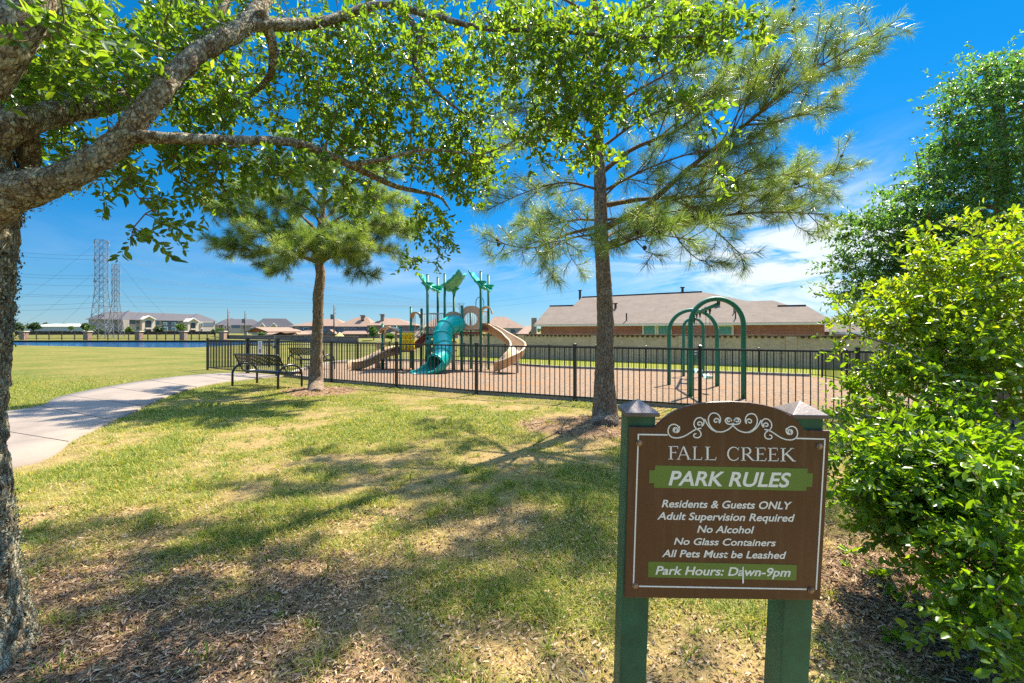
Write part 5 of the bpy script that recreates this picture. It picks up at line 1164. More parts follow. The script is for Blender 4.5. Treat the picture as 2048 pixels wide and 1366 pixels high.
pine(pine2, tr2, [.26, .21, .16, .135, .132, .118, .108, .10, .085, .07, .058, .042, .02, .008], [
    br((1206, 492, D2), (1290, 462, D2 - .2), (1400, 438, D2 - .4), (1520, 425, D2 - .6), (1655, 428, D2 - .8), r=.05),
    br((1206, 458, D2), (1290, 412, D2 - .1), (1380, 335, D2 - .2), (1490, 250, D2 - .2), (1600, 160, D2 - .2), (1735, 75, D2 - .2), r=.06, t0=.35),
    br((1201, 452, D2), (1130, 470, D2 + .1), (1070, 495, D2), (1010, 488, D2 - .1), (975, 465, D2 - .1), r=.035),
    br((1199, 345, D2), (1165, 285, D2 + .2), (1105, 272, D2 + .4), (1020, 290, D2 + .6), (955, 330, D2 + .7), r=.04),
    br((1201, 412, D2), (1290, 398, D2 + .4), (1420, 392, D2 + .8), (1560, 385, D2 + 1.1), (1690, 335, D2 + 1.3), r=.045),
    br((1200, 348, D2), (1262, 300, D2 + .3), (1370, 250, D2 + .6), (1480, 140, D2 + .8), (1590, 40, D2 + .9), r=.045),
    br((1205, 500, D2), (1240, 490, D2 - .9), (1300, 470, D2 - 1.7), (1390, 480, D2 - 2.3), r=.035),
    br((1205, 470, D2), (1180, 470, D2 - .8), (1130, 480, D2 - 1.6), (1080, 510, D2 - 2.1), r=.03, dens=.7),
    br((1203, 480, D2), (1240, 460, D2 + 1.0), (1300, 450, D2 + 2.0), (1380, 440, D2 + 2.8), r=.035),
    br((1202, 440, D2), (1150, 440, D2 + 1.0), (1090, 450, D2 + 1.8), (1040, 450, D2 + 2.4), r=.03, dens=.8),
    br((1400, 438, D2 - .4), (1440, 470, D2 - .5), (1480, 510, D2 - .6), (1490, 540, D2 - .6), r=.018, t0=.1, dens=1.2),
    br((1340, 452, D2 - .3), (1365, 490, D2 - .3), (1400, 520, D2 - .3), (1450, 525, D2 - .3), r=.018, t0=.1, dens=1.2),
    br((1070, 495, D2), (1085, 525, D2), (1100, 545, D2), (1110, 560, D2), r=.012, t0=.05),
    br((1130, 470, D2 + .1), (1140, 510, D2 + .1), (1160, 540, D2 + .1), (1170, 555, D2 + .1), r=.012, t0=.05),
    br((1010, 488, D2), (1000, 505, D2), (985, 512, D2), (970, 505, D2), r=.01, t0=.05),
    br((1290, 412, D2 - .1), (1350, 400, D2 - .5), (1440, 370, D2 - .8), (1540, 320, D2 - 1.0), r=.02, t0=.15),
    br((1490, 250, D2 - .2), (1550, 245, D2), (1610, 225, D2 + .1), (1690, 180, D2 + .2), r=.02, t0=.1, dens=1.1),
    br((1600, 160, D2 - .2), (1640, 150, D2 - .2), (1700, 130, D2 - .1), (1755, 90, D2), r=.014, t0=.1),
    br((1196, 240, D2), (1260, 190, D2 - .5), (1360, 130, D2 - .8), (1470, 30, D2 - 1.0), r=.035),
    br((1195, 200, D2), (1130, 170, D2 + .2), (1060, 150, D2 + .3), (990, 150, D2 + .4), r=.03),
    br((1194, 150, D2), (1250, 100, D2 + .7), (1330, 60, D2 + 1.2), (1420, 0, D2 + 1.5), r=.03), br((1194, 130, D2), (1140, 90, D2 - .6), (1080, 60, D2 - 1.0), (1010, 50, D2 - 1.2), r=.03),
    br((1192, 60, D2), (1280, 20, D2), (1400, -30, D2), (1560, -60, D2), r=.03), br((1192, 40, D2), (1130, 0, D2), (1060, -20, D2), (1000, -20, D2), r=.03),
    br((1190, -60, D2), (1230, -110, D2 - .5), (1290, -150, D2 - .8), (1350, -160, D2 - 1), r=.025), br((1190, -60, D2), (1140, -110, D2 + .5), (1090, -140, D2 + .8), (1040, -150, D2 + 1), r=.025),
    br((1187, -180, D2), (1220, -230, D2 + .3), (1260, -260, D2 + .5), (1290, -270, D2 + .6), r=.02), br((1187, -200, D2), (1160, -250, D2 - .3), (1130, -280, D2 - .4), (1100, -290, D2 - .5), r=.02),
    br((1189, -80, D2), (1061, -125, D2 + -0.29), (934, -160, D2 + -0.59), (825, -175, D2 + -0.84), r=.028, dens=.35),
    br((1189, -80, D2), (1319, -125, D2 + -0.15), (1449, -160, D2 + -0.29), (1561, -175, D2 + -0.42), r=.028, dens=.35),
    br((1189, -110, D2), (1075, -155, D2 + 0.14), (961, -190, D2 + 0.28), (864, -205, D2 + 0.40), r=.028, dens=.35),
    br((1189, -110, D2), (1339, -155, D2 + -0.55), (1488, -190, D2 + -1.09), (1616, -205, D2 + -1.56), r=.028, dens=.35),
    br((1189, -140, D2), (1075, -185, D2 + -0.27), (961, -220, D2 + -0.54), (863, -235, D2 + -0.77), r=.028, dens=.35),
    br((1189, -140, D2), (1313, -185, D2 + 0.56), (1438, -220, D2 + 1.11), (1544, -235, D2 + 1.59), r=.028, dens=.35),
    br((1189, -170, D2), (1073, -215, D2 + 0.38), (956, -250, D2 + 0.75), (857, -265, D2 + 1.08), r=.028, dens=.35),
    br((1189, -170, D2), (1292, -215, D2 + 0.16), (1395, -250, D2 + 0.31), (1484, -265, D2 + 0.45), r=.028, dens=.35),
    br((1189, -200, D2), (1076, -245, D2 + 0.15), (963, -280, D2 + 0.30), (865, -295, D2 + 0.43), r=.028, dens=.35),
    br((1189, -200, D2), (1298, -245, D2 + 0.03), (1407, -280, D2 + 0.05), (1500, -295, D2 + 0.07), r=.028, dens=.35),
    br((1189, -230, D2), (1111, -275, D2 + 0.19), (1032, -310, D2 + 0.38), (965, -325, D2 + 0.55), r=.028, dens=.35),
    br((1189, -230, D2), (1284, -275, D2 + 0.29), (1379, -310, D2 + 0.58), (1460, -325, D2 + 0.83), r=.028, dens=.35),
    br((1189, -260, D2), (1126, -305, D2 + -0.22), (1063, -340, D2 + -0.45), (1008, -355, D2 + -0.64), r=.028, dens=.35),
    br((1189, -260, D2), (1264, -305, D2 + 0.41), (1338, -340, D2 + 0.82), (1402, -355, D2 + 1.17), r=.028, dens=.35),
    br((1201, 385, D2), (1300, 335, D2 - .2), (1410, 300, D2 - .4), (1520, 285, D2 - .5), r=.028, t0=.1), br((1197, 300, D2), (1290, 235, D2 + .2), (1400, 195, D2 + .3), (1530, 170, D2 + .4), r=.028, t0=.1),
    br((1203, 440, D2), (1300, 432, D2 + .3), (1420, 410, D2 + .5), (1580, 415, D2 + .6), r=.025, t0=.1), br((1200, 380, D2), (1130, 365, D2 - .2), (1050, 385, D2 - .3), (975, 420, D2 - .4), r=.025, t0=.1, dens=1.15),
    br((1198, 300, D2), (1120, 235, D2 - .2), (1040, 215, D2 - .3), (980, 230, D2 - .4), r=.025, t0=.1, dens=1.15), br((1380, 335, D2 - .2), (1450, 330, D2 - .1), (1530, 350, D2), (1620, 345, D2), r=.016, t0=.1), br((1201, 400, D2), (1250, 360, D2 - .4), (1310, 370, D2 - .7), (1380, 365, D2 - .9), r=.02, t0=.15),
], 9.8, 74, .20, .22, .26, .22, True, wd=.0038)
D1 = 11.75
pine1 = empty('pine_tree', G(632, 781), 'smaller rounded pine with a bare lower trunk standing beside the bench', 'tree')
z1 = G(632, 781)
tr1 = [z1 + Vector((0, 0, -.15)), P(632, 765, D1), P(633, 700, D1), P(636, 640, D1), P(637, 590, D1), P(641, 550, D1), P(638, 520, D1), P(640, 470, D1), P(645, 420, D1), P(650, 360, D1), P(652, 310, D1), P(652, 270, D1)]
pine(pine1, tr1, [.22, .18, .135, .125, .13, .11, .11, .09, .07, .05, .03, .01], [
    br((636, 525, D1), (600, 512, D1 - .1), (555, 505, D1 - .2), (500, 500, D1 - .2), (430, 492, D1 - .2), r=.055),
    br((640, 525, D1), (665, 512, D1), (700, 506, D1 + .1), (760, 500, D1 + .1), (805, 510, D1 + .1), r=.055),
    br((638, 505, D1), (610, 480, D1), (560, 450, D1), (490, 430, D1), (410, 408, D1), r=.05), br((640, 500, D1), (680, 480, D1), (740, 460, D1), (800, 455, D1), (842, 450, D1), r=.05),
    br((640, 510, D1), (620, 500, D1 - 1.0), (590, 495, D1 - 1.9), (560, 500, D1 - 2.4), r=.045), br((640, 505, D1), (660, 495, D1 - 1.0), (690, 480, D1 - 1.9), (720, 480, D1 - 2.4), r=.045),
    br((640, 505, D1), (620, 490, D1 + 1.1), (590, 480, D1 + 2.1), (570, 480, D1 + 2.8), r=.045), br((640, 500, D1), (670, 490, D1 + 1.1), (700, 480, D1 + 2.1), (720, 480, D1 + 2.8), r=.045),
    br((665, 512, D1), (700, 520, D1 - .3), (725, 545, D1 - .4), (748, 552, D1 - .4), r=.022, t0=.35, dens=1.2), br((585, 510, D1 - .1), (560, 525, D1 - .1), (545, 535, D1), (520, 528, D1), r=.018, t0=.3, dens=1.1),
    br((590, 512, D1 - .1), (575, 525, D1 - .6), (560, 540, D1 - .8), (545, 542, D1 - .9), r=.016, t0=.3), br((500, 500, D1), (470, 490, D1), (450, 492, D1), (432, 488, D1), r=.014, t0=.1),
    br((641, 470, D1), (600, 430, D1 + .3), (540, 395, D1 + .5), (460, 385, D1 + .6), r=.045), br((642, 460, D1), (690, 430, D1 - .3), (750, 400, D1 - .5), (810, 400, D1 - .6), r=.045),
    br((643, 450, D1), (620, 420, D1 - .8), (580, 400, D1 - 1.5), (550, 390, D1 - 1.9), r=.04), br((643, 450, D1), (670, 420, D1 + .8), (720, 400, D1 + 1.5), (760, 390, D1 + 1.9), r=.04),
    br((646, 415, D1), (610, 380, D1), (560, 345, D1), (500, 340, D1), r=.04), br((646, 410, D1), (690, 375, D1), (740, 345, D1), (790, 345, D1), r=.04),
    br((648, 380, D1), (650, 350, D1 - .8), (640, 330, D1 - 1.3), (630, 320, D1 - 1.6), r=.03), br((648, 380, D1), (640, 350, D1 + .8), (650, 330, D1 + 1.3), (660, 320, D1 + 1.6), r=.03),
    br((651, 330, D1), (620, 300, D1), (590, 280, D1), (560, 270, D1), r=.03), br((651, 330, D1), (690, 300, D1), (720, 285, D1), (745, 280, D1), r=.03), br((652, 300, D1), (655, 270, D1), (655, 245, D1), (655, 225, D1), r=.025),
    br((641, 525, D1), (655, 510, D1 - .6), (680, 500, D1 - 1.1), (700, 505, D1 - 1.4), r=.03), br((639, 480, D1), (600, 470, D1 - .9), (540, 465, D1 - 1.4), (480, 465, D1 - 1.7), r=.04), br((641, 480, D1), (700, 465, D1 - .8), (760, 450, D1 - 1.1), (815, 470, D1 - 1.3), r=.04),
], 12.0, 130, .21, .28, .26, .0, False, wd=.0046)
# ---- dark green tree at the right, inside the playground edge
elm = empty('elm_tree', (9.9, 9.2, -.2), 'dark green fine leaved tree with layered boughs rising behind the yellow green bush', 'tree')
el = Tree(elm); E0 = Vector((9.9, 9.2, -.3))
el.limb([E0, E0 + U(1), E0 + Vector((-.05, 0, 2.5)), E0 + Vector((.05, .05, 4.2)), E0 + Vector((0, 0, 5.8)), E0 + Vector((-.1, 0, 7.2))], [.24, .19, .16, .12, .08, .02], 60, 20, 'oak_bark', barkdisp(22, .008, 50, .01, .3), 'trunk', every=2)
for pts in (((2000, 520, 9.2), (1900, 500, 9.0), (1790, 470, 8.9), (1700, 440, 8.8)), ((2010, 560, 9.2), (1900, 560, 9), (1790, 560, 8.9), (1700, 590, 8.8)), ((2010, 420, 9.2), (1930, 400, 9), (1850, 360, 9), (1830, 300, 9)), ((2010, 350, 9.2), (1960, 300, 9.1), (1920, 250, 9.0), (1880, 230, 9.0)),
            ((2015, 280, 9.2), (1990, 220, 9.2), (1975, 160, 9.2), (1970, 120, 9.2)), ((2010, 480, 9.2), (2050, 430, 8.2), (2100, 400, 7.4), (2100, 380, 7)), ((2010, 450, 9.2), (2060, 400, 9.6), (2150, 350, 10), (2250, 320, 10.2)), ((2010, 500, 9.2), (1960, 470, 8.2), (1900, 450, 7.6), (1840, 470, 7.3)), ((2010, 480, 9.2), (1980, 440, 10.2), (1930, 400, 11), (1900, 380, 11.5))):
    el.limb([P(*a) for a in pts], [.06, .04, .022, .006], 24, 8, 'oak_bark')
spec = [(1985, 190, 75, 75, 9.2, .9, 60), (1970, 130, 18, 25, 9.2, .3, 12), (1925, 265, 60, 40, 9.0, .8, 40), (1890, 225, 26, 12, 9.0, .3, 8), (1990, 320, 110, 80, 9.1, 1.2, 120), (1890, 350, 70, 45, 9, .9, 60), (1880, 300, 40, 12, 9.0, .4, 14), (2000, 440, 120, 80, 8.9, 1.4, 130), (1880, 430, 90, 60, 8.8, 1, 80), (1780, 440, 70, 22, 8.8, .6, 32), (1700, 440, 45, 12, 8.8, .3, 10), (1790, 500, 100, 40, 8.8, .8, 56), (1700, 530, 40, 22, 8.7, .4, 10), (1860, 550, 130, 60, 8.9, 1, 90), (1740, 590, 70, 30, 8.8, .5, 26), (1680, 590, 30, 12, 8.7, .3, 6), (1980, 560, 120, 80, 8.8, 1.2, 70), (2120, 300, 160, 200, 9.6, 1.8, 150), (2060, 150, 60, 70, 9.4, .8, 40), (1860, 640, 120, 40, 9.0, .8, 40), (1740, 650, 40, 14, 8.8, .4, 6), (1760, 560, 90, 50, 8.8, .7, 40), (1830, 470, 80, 40, 8.8, .7, 36), (1700, 470, 50, 26, 8.8, .4, 12), (1820, 390, 70, 30, 8.9, .6, 22), (1930, 180, 50, 40, 9.1, .5, 20), (2040, 220, 60, 120, 9.3, .8, 60)]
spec = [(*s_[:6], int(s_[6] * 1.65)) for s_ in spec]
tips = ell_tips(spec); dirs = el.attach(tips, .006, .1)
B_, D_, U_, l_, w_ = leaf_sprigs(tips, unit(dirs * [1, 1, .35]), 32, (.045, .10), .38, .75, upbias=.8)
leaf_mesh('crown', B_, D_, U_, l_, w_, M['elm_leaf'], elm, .15, (.35, .7), {'rnd': np.clip(rng.normal(.45, .25, len(B_)), 0, 1)}); el.finish('twig')
# ---- yellow green bush at the right
bush = empty('bush', (3.1, 2.6, 0), 'large yellow green bush spilling over the mulch to the right of the rules sign', 'bush')
bs = Tree(bush)
stems = [((2160, 1300, 2.5), (2080, 1000, 2.5), (1990, 830, 2.6), (1890, 745, 2.75), (1780, 690, 2.9), (1700, 665, 3.0)), ((2180, 1300, 2.7), (2130, 950, 2.9), (2060, 700, 3.1), (2000, 540, 3.2), (1960, 470, 3.2)), ((2150, 1320, 2.4), (2050, 1120, 2.3), (1950, 960, 2.3), (1830, 860, 2.4), (1730, 830, 2.6)), ((2200, 1320, 2.3), (2140, 1250, 2.0), (2060, 1180, 1.9), (1960, 1150, 1.9)), ((2170, 1300, 2.6), (2050, 850, 3.0), (1930, 640, 3.2), (1820, 560, 3.3)), ((2200, 1320, 2.2), (2160, 1330, 1.9), (2060, 1300, 1.75), (1980, 1270, 1.75)), ((2250, 1250, 2.8), (2250, 800, 3.2), (2180, 500, 3.4), (2150, 400, 3.4)), ((2170, 1300, 2.5), (2060, 950, 3.0), (1920, 860, 3.3), (1800, 780, 3.5), (1740, 750, 3.5))]
for i, s_ in enumerate(stems):
    bs.limb([P(*a) for a in s_], [.032, .026, .018, .012, .004], 40, 10, 'oak_bark', name='stem')
spec = [(1990, 500, 90, 50, 3.2, .4, 70), (1880, 530, 70, 45, 3.3, .3, 50), (1830, 590, 60, 40, 3.3, .3, 46), (2010, 600, 120, 70, 3.1, .4, 120), (1900, 640, 100, 60, 3.1, .4, 110), (1780, 640, 70, 40, 3.2, .3, 46), (1705, 640, 30, 18, 3.2, .2, 8),
        (1990, 720, 110, 70, 2.9, .4, 120), (1860, 730, 100, 55, 3.0, .4, 90), (1770, 745, 60, 50, 3.3, .3, 36), (1740, 790, 45, 40, 3.3, .25, 22), (1960, 800, 120, 50, 2.7, .3, 70), (1830, 830, 90, 30, 2.7, .3, 26), (1720, 830, 30, 22, 3.0, .2, 8),
        (1800, 900, 100, 60, 2.5, .3, 100), (1710, 880, 35, 40, 2.7, .2, 16), (1930, 900, 110, 60, 2.4, .3, 105), (1770, 970, 90, 50, 2.5, .3, 85), (1880, 990, 110, 60, 2.4, .3, 100), (1990, 960, 90, 80, 2.2, .3, 80), (1720, 960, 30, 30, 2.6, .15, 10), (1790, 1040, 70, 24, 2.4, .2, 34),
        (1900, 1065, 90, 40, 2.2, .25, 50), (1990, 1080, 80, 60, 2.0, .25, 48), (2010, 1180, 60, 50, 1.9, .2, 26), (1930, 1170, 60, 24, 1.95, .15, 12), (1900, 1215, 40, 14, 1.95, .1, 6), (1960, 1250, 60, 30, 1.85, .15, 12), (2020, 1290, 50, 50, 1.75, .15, 16), (1890, 1250, 24, 12, 1.9, .08, 3), (1760, 1080, 30, 14, 2.4, .1, 6), (1960, 1130, 90, 50, 2.0, .2, 22), (2010, 1230, 60, 60, 1.9, .2, 20), (1870, 1130, 60, 24, 2.15, .12, 10), (1690, 600, 22, 10, 3.2, .1, 4), (1760, 575, 26, 12, 3.3, .1, 5), (1850, 480, 30, 14, 3.3, .15, 7), (1930, 440, 24, 12, 3.2, .1, 5), (1680, 690, 20, 14, 3.1, .1, 4), (1668, 830, 16, 10, 2.8, .1, 3), (1690, 920, 22, 12, 2.6, .1, 4), (1700, 760, 18, 24, 3.2, .1, 5), (2030, 430, 30, 14, 3.2, .1, 5),
        (2180, 700, 120, 260, 3.0, .5, 160), (2150, 1100, 80, 200, 2.2, .3, 60), (2120, 520, 80, 60, 3.3, .4, 40)]
spec = [(*s_[:6], int(s_[6] * 1.45)) for s_ in spec]
tips = ell_tips(spec); dirs = bs.attach(tips, .003, .12)
B_, D_, U_, l_, w_ = leaf_sprigs(tips, unit(dirs * [1, 1, .6]), 15, (.020, .056), .46, .22, upbias=.6)
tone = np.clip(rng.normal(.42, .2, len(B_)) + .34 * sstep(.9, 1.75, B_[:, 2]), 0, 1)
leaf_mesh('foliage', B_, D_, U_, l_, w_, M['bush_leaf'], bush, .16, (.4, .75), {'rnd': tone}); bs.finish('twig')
# ------------------------------------------------------------ the rules sign
SD = 1.55
def crop2px(cx, cy): return 1220 + cx / 2.3304, 780 + cy / 2.3304
BW, BH = 400 * SD / FPX * .99, 341 * SD / FPX
tl = P(*crop2px(92, 172), SD - .018); trp = P(*crop2px(1025, 190), SD - .018); bl = P(*crop2px(68, 968), SD + .016); brp = P(*crop2px(980, 980), SD + .016)
sX = ((trp - tl) + (brp - bl)).normalized(); sY = ((tl - bl) + (trp - brp)); sY = (sY - sX * sY.dot(sX)).normalized(); sN = sX.cross(sY)   # faces the viewer
if sN.y > 0: sN = -sN
sO = (tl + trp + bl + brp) / 4
PR = [(p - sO) for p in (tl, trp, brp, bl)]
def uv(cx, cy):
    """spot on the board, from a point of the enlarged view of the sign"""
    px, py = crop2px(cx, cy); o = Vector((0, 0, CAMZ)); r_ = P(px, py, 1) - o; n = sX.cross(sY); p = o + r_ * ((sO - o).dot(n) / r_.dot(n)); p = p - sO
    return p.dot(sX), p.dot(sY)
def S(u, v, o=0.0): return sO + sX * u + sY * v + sN * o
def SC(cx, cy, o=0.0): return S(*uv(cx, cy), o)
sign = empty('park_sign', (sO.x, sO.y, 0), 'brown and green park rules sign board on two square green posts', 'sign')
m_, t_, b_ = newmat('brown_board_paint'); v_ = coords(t_); n_ = tnoise(t_, v_, 3, 6, .6)
lnk(t_, mixcol(t_, ramp(t_, tnoise(t_, coords(t_, (40, 40, 2.5)), 1.0, 6, .7), [(.5, (0, 0, 0)), (.85, (.35, .35, .35))]), ramp(t_, n_, [(.3, (0.068, 0.024, 0.013)), (.7, (0.098, 0.035, 0.019))]), (0.20, 0.12, 0.08)), b_.inputs['Base Color']); lnk(t_, ramp(t_, tnoise(t_, v_, 14, 5), [(.3, (.28,) * 3), (.7, (.42,) * 3)]), b_.inputs['Roughness']); bump(t_, b_, tnoise(t_, v_, 60, 4), .06, .003)
M['sign_brown'] = m_
M['sign_green'] = paint('olive_green_sign_paint', (0.115, 0.20, 0.035), .4, .06, 4)
M['sign_white'] = paint('cream_sign_lettering', (0.86, 0.84, 0.76), .5, .02)
M['copper'] = paint('weathered_copper_cap', (0.14, 0.11, 0.10), .5, .25, 14, .1, metallic=.3)
# posts
def sign_post(cl, cr, ytop, name='post'):
    (ua, va), (ub, vb) = uv(cl, ytop), uv(cr, ytop); u = (ua + ub) / 2; w2 = (ub - ua) / 2; th = w2 * 2
    ring = lambda v, g=0.0: [S(u - w2 - g, v, -.012 + g), S(u + w2 + g, v, -.012 + g), S(u + w2 + g, v, -.012 - th - g), S(u - w2 - g, v, -.012 - th - g)]
    foot = uv(500, 1366)[1] - 2.0
    v1 = va; base = ring(v1); k = MB(); low = []
    for p in ring(v1):
        z = -.15; tt = (p.z - z) / sY.z; low.append(p - sY * tt)
    k.add(low + base, [(3, 2, 1, 0), (4, 5, 6, 7), (0, 1, 5, 4), (1, 2, 6, 5), (2, 3, 7, 6), (3, 0, 4, 7)])
    po = k.build(name, M['green_paint'], sign, bevel=.004)
    c = MB(); a1, a2, a3 = ring(v1 - .002, .011), ring(v1 + .010, .011), ring(v1 + .012, .009)
    ap = S(u, v1 + .048, -.012 - th / 2)
    c.add(a1 + a2 + a3 + [ap], [(3, 2, 1, 0), (0, 1, 5, 4), (1, 2, 6, 5), (2, 3, 7, 6), (3, 0, 4, 7), (4, 5, 9, 8), (5, 6, 10, 9), (6, 7, 11, 10), (7, 4, 8, 11), (8, 9, 12), (9, 10, 12), (10, 11, 12), (11, 8, 12)])
    c.build('post_cap', M['copper'], po, world=False, bevel=.0015)
sign_post(88, 218, 122); sign_post(868, 1008, 132)
# board with an arched crown
ol = [(92, 172), (205, 174), (222, 160), (255, 128), (300, 98), (350, 77), (410, 63), (480, 55), (560, 53), (640, 57), (710, 68), (770, 84), (820, 105), (860, 130), (885, 155), (903, 182), (920, 188), (1025, 190), (980, 980), (68, 968)]
out = [SC(*p) for p in ol]; m = MB(); m.prism([p + sN * .0 for p in out], -sN * .011); m.build('board', M['sign_brown'], sign, bevel=.0018)
def ribbon(pts, w2, o, mb, close=False):
    p = [Vector((*uv(*q), 0)) for q in pts]; n = len(p); L_ = []; R_ = []
    for i in range(n):
        t = (p[min(i + 1, n - 1)] - p[max(i - 1, 0)]).normalized(); nn = Vector((-t.y, t.x, 0)); L_.append(p[i] + nn * w2); R_.append(p[i] - nn * w2)
    for i in range(n - 1):
        mb.prism([S(q.x, q.y, o) for q in (R_[i], R_[i + 1], L_[i + 1], L_[i])], sN * .0009)
PXU = BW / 933
bm = MB(); hw = 3.2 * PXU
ribbon([(268, 209), (135, 207)], hw, .0003, bm); ribbon([(132, 204), (109, 905)], hw, .0003, bm); ribbon([(135, 914), (915, 928)], hw, .0003, bm); ribbon([(960, 930), (1001, 228)], hw, .0003, bm); ribbon([(1004, 229), (868, 225)], hw, .0003, bm)
bm.build('border_line', M['sign_white'], sign)
def spiral(cx, cy, r0, r1, a0, turns):
    n = int(26 * abs(turns)); return [(cx + (r0 + (r1 - r0) * t) * math.cos(a0 + turns * 2 * math.pi * t), cy + (r0 + (r1 - r0) * t) * math.sin(a0 + turns * 2 * math.pi * t)) for t in np.linspace(0, 1, n)]
def bez(p0, p1, p2, p3, n=18): return [tuple(np.array(p0) * (1 - t) ** 3 + 3 * np.array(p1) * t * (1 - t) ** 2 + 3 * np.array(p2) * t * t * (1 - t) + np.array(p3) * t ** 3) for t in np.linspace(0, 1, n)]
half = [
    bez((322, 168), (330, 195), (308, 206), (298, 190), 12) + bez((298, 190), (298, 165), (330, 160), (322, 185), 4)[1:2],
    spiral(306, 184, 6, 14, 0.5, -.8) + bez((322, 184), (318, 150), (272, 150), (270, 190)) + bez((270, 190), (270, 225), (310, 230), (345, 215)) + bez((345, 215), (375, 202), (390, 180), (425, 178)),
    spiral(416, 158, 3, 14, 0.2, 1.1) + bez((432, 165), (448, 140), (425, 120), (405, 132)) + bez((405, 132), (385, 145), (385, 175), (412, 186)) + bez((412, 186), (432, 200), (425, 225), (400, 222)) + bez((400, 222), (384, 218), (388, 200), (402, 204)),
    spiral(494, 144, 3, 16, 0.0, 1.1) + bez((512, 150), (522, 118), (490, 96), (468, 112)) + bez((468, 112), (445, 135), (462, 180), (500, 194)) + bez((500, 194), (535, 200), (560, 180), (575, 160)),
    bez((440, 135), (455, 165), (465, 185), (500, 196)),
    spiral(553, 142, 3, 12, 0.0, 1.0) + bez((566, 145), (566, 128), (545, 124), (537, 138)) + bez((537, 138), (533, 158), (560, 165), (577, 155)),
]
sm_ = MB()
for h_ in half:
    ribbon(h_, 2.7 * PXU, .0004, sm_); ribbon([(1143.5 - x, y + .0175 * (1143.5 - 2 * x)) for x, y in h_], 2.7 * PXU, .0006, sm_)
sm_.build('scroll_ornament', M['sign_white'], sign)
def plate(pts, o, name):
    k = MB(); k.prism([SC(*p, o) for p in pts], sN * .0006); return k.build(name, M['sign_green'], sign)
hb = plate([(210, 351), (921, 366), (919, 387), (945, 388), (941, 451), (916, 450), (914, 470), (204, 455), (205, 434), (181, 433), (184, 373), (209, 374)], .0003, 'heading_panel')
fb_ = plate([(178, 799), (871, 815), (867, 887), (178, 872)], .0003, 'hours_panel')
# lettering
def text_part(txt, c0, c1, name, parent, shear=.22, bold=.0, o=.0013):
    """c0: baseline start, c1: top right of the capitals, in the enlarged view"""
    cu = bpy.data.curves.new('lettering', 'FONT'); cu.body = txt; cu.shear = shear; cu.offset = bold; cu.resolution_u = 6; cu.fill_mode = 'FRONT'
    ob = bpy.data.objects.new('lettering_source', cu); col.objects.link(ob); dg = bpy.context.evaluated_depsgraph_get(); dg.update()
    me = bpy.data.meshes.new_from_object(ob.evaluated_get(dg)); bpy.data.objects.remove(ob); bpy.data.curves.remove(cu)
    co = np.array([v.co[:] for v in me.vertices]); x0, x1 = co[:, 0].min(), co[:, 0].max()
    (ua, va), (ub, vb) = uv(*c0), uv(*c1); cap = .729   # cap height of the built-in face
    ubv = (ub - ua); slope = (uv(c1[0], c0[1] + (c1[0] - c0[0]) * .0165)[1] - va) / ubv; hv = vb - (va + slope * ubv)
    for v in me.vertices:
        fx = (v.co.x - x0) / (x1 - x0); u = ua + fx * ubv; vv = va + slope * fx * ubv + v.co.y / cap * hv; v.co = S(u, vv, o)
    me.materials.clear(); me.materials.append(M['sign_white']); me.name = name
    ob = bpy.data.objects.new(name, me); col.objects.link(ob); adopt(ob, parent, parent is sign)
    return ob
text_part('PARK RULES', (272, 442), (843, 383), 'lettering', hb, .2, .022)
text_part('Residents & Guests ONLY', (240, 545), (848, 519), 'lettering', sign, .2, .02)
text_part('Adult Supervision Required', (219, 602), (861, 577), 'lettering', sign, .2, .02)
text_part('No Alcohol', (405, 663), (672, 633), 'lettering', sign, .2, .02)
text_part('No Glass Containers', (297, 719), (773, 694), 'lettering', sign, .2, .02)
text_part('All Pets Must be Leashed', (241, 776), (821, 751), 'lettering', sign, .2, .02)
text_part('Park Hours: Dawn-9pm', (211, 858), (842, 828), 'lettering', fb_, .2, .02)
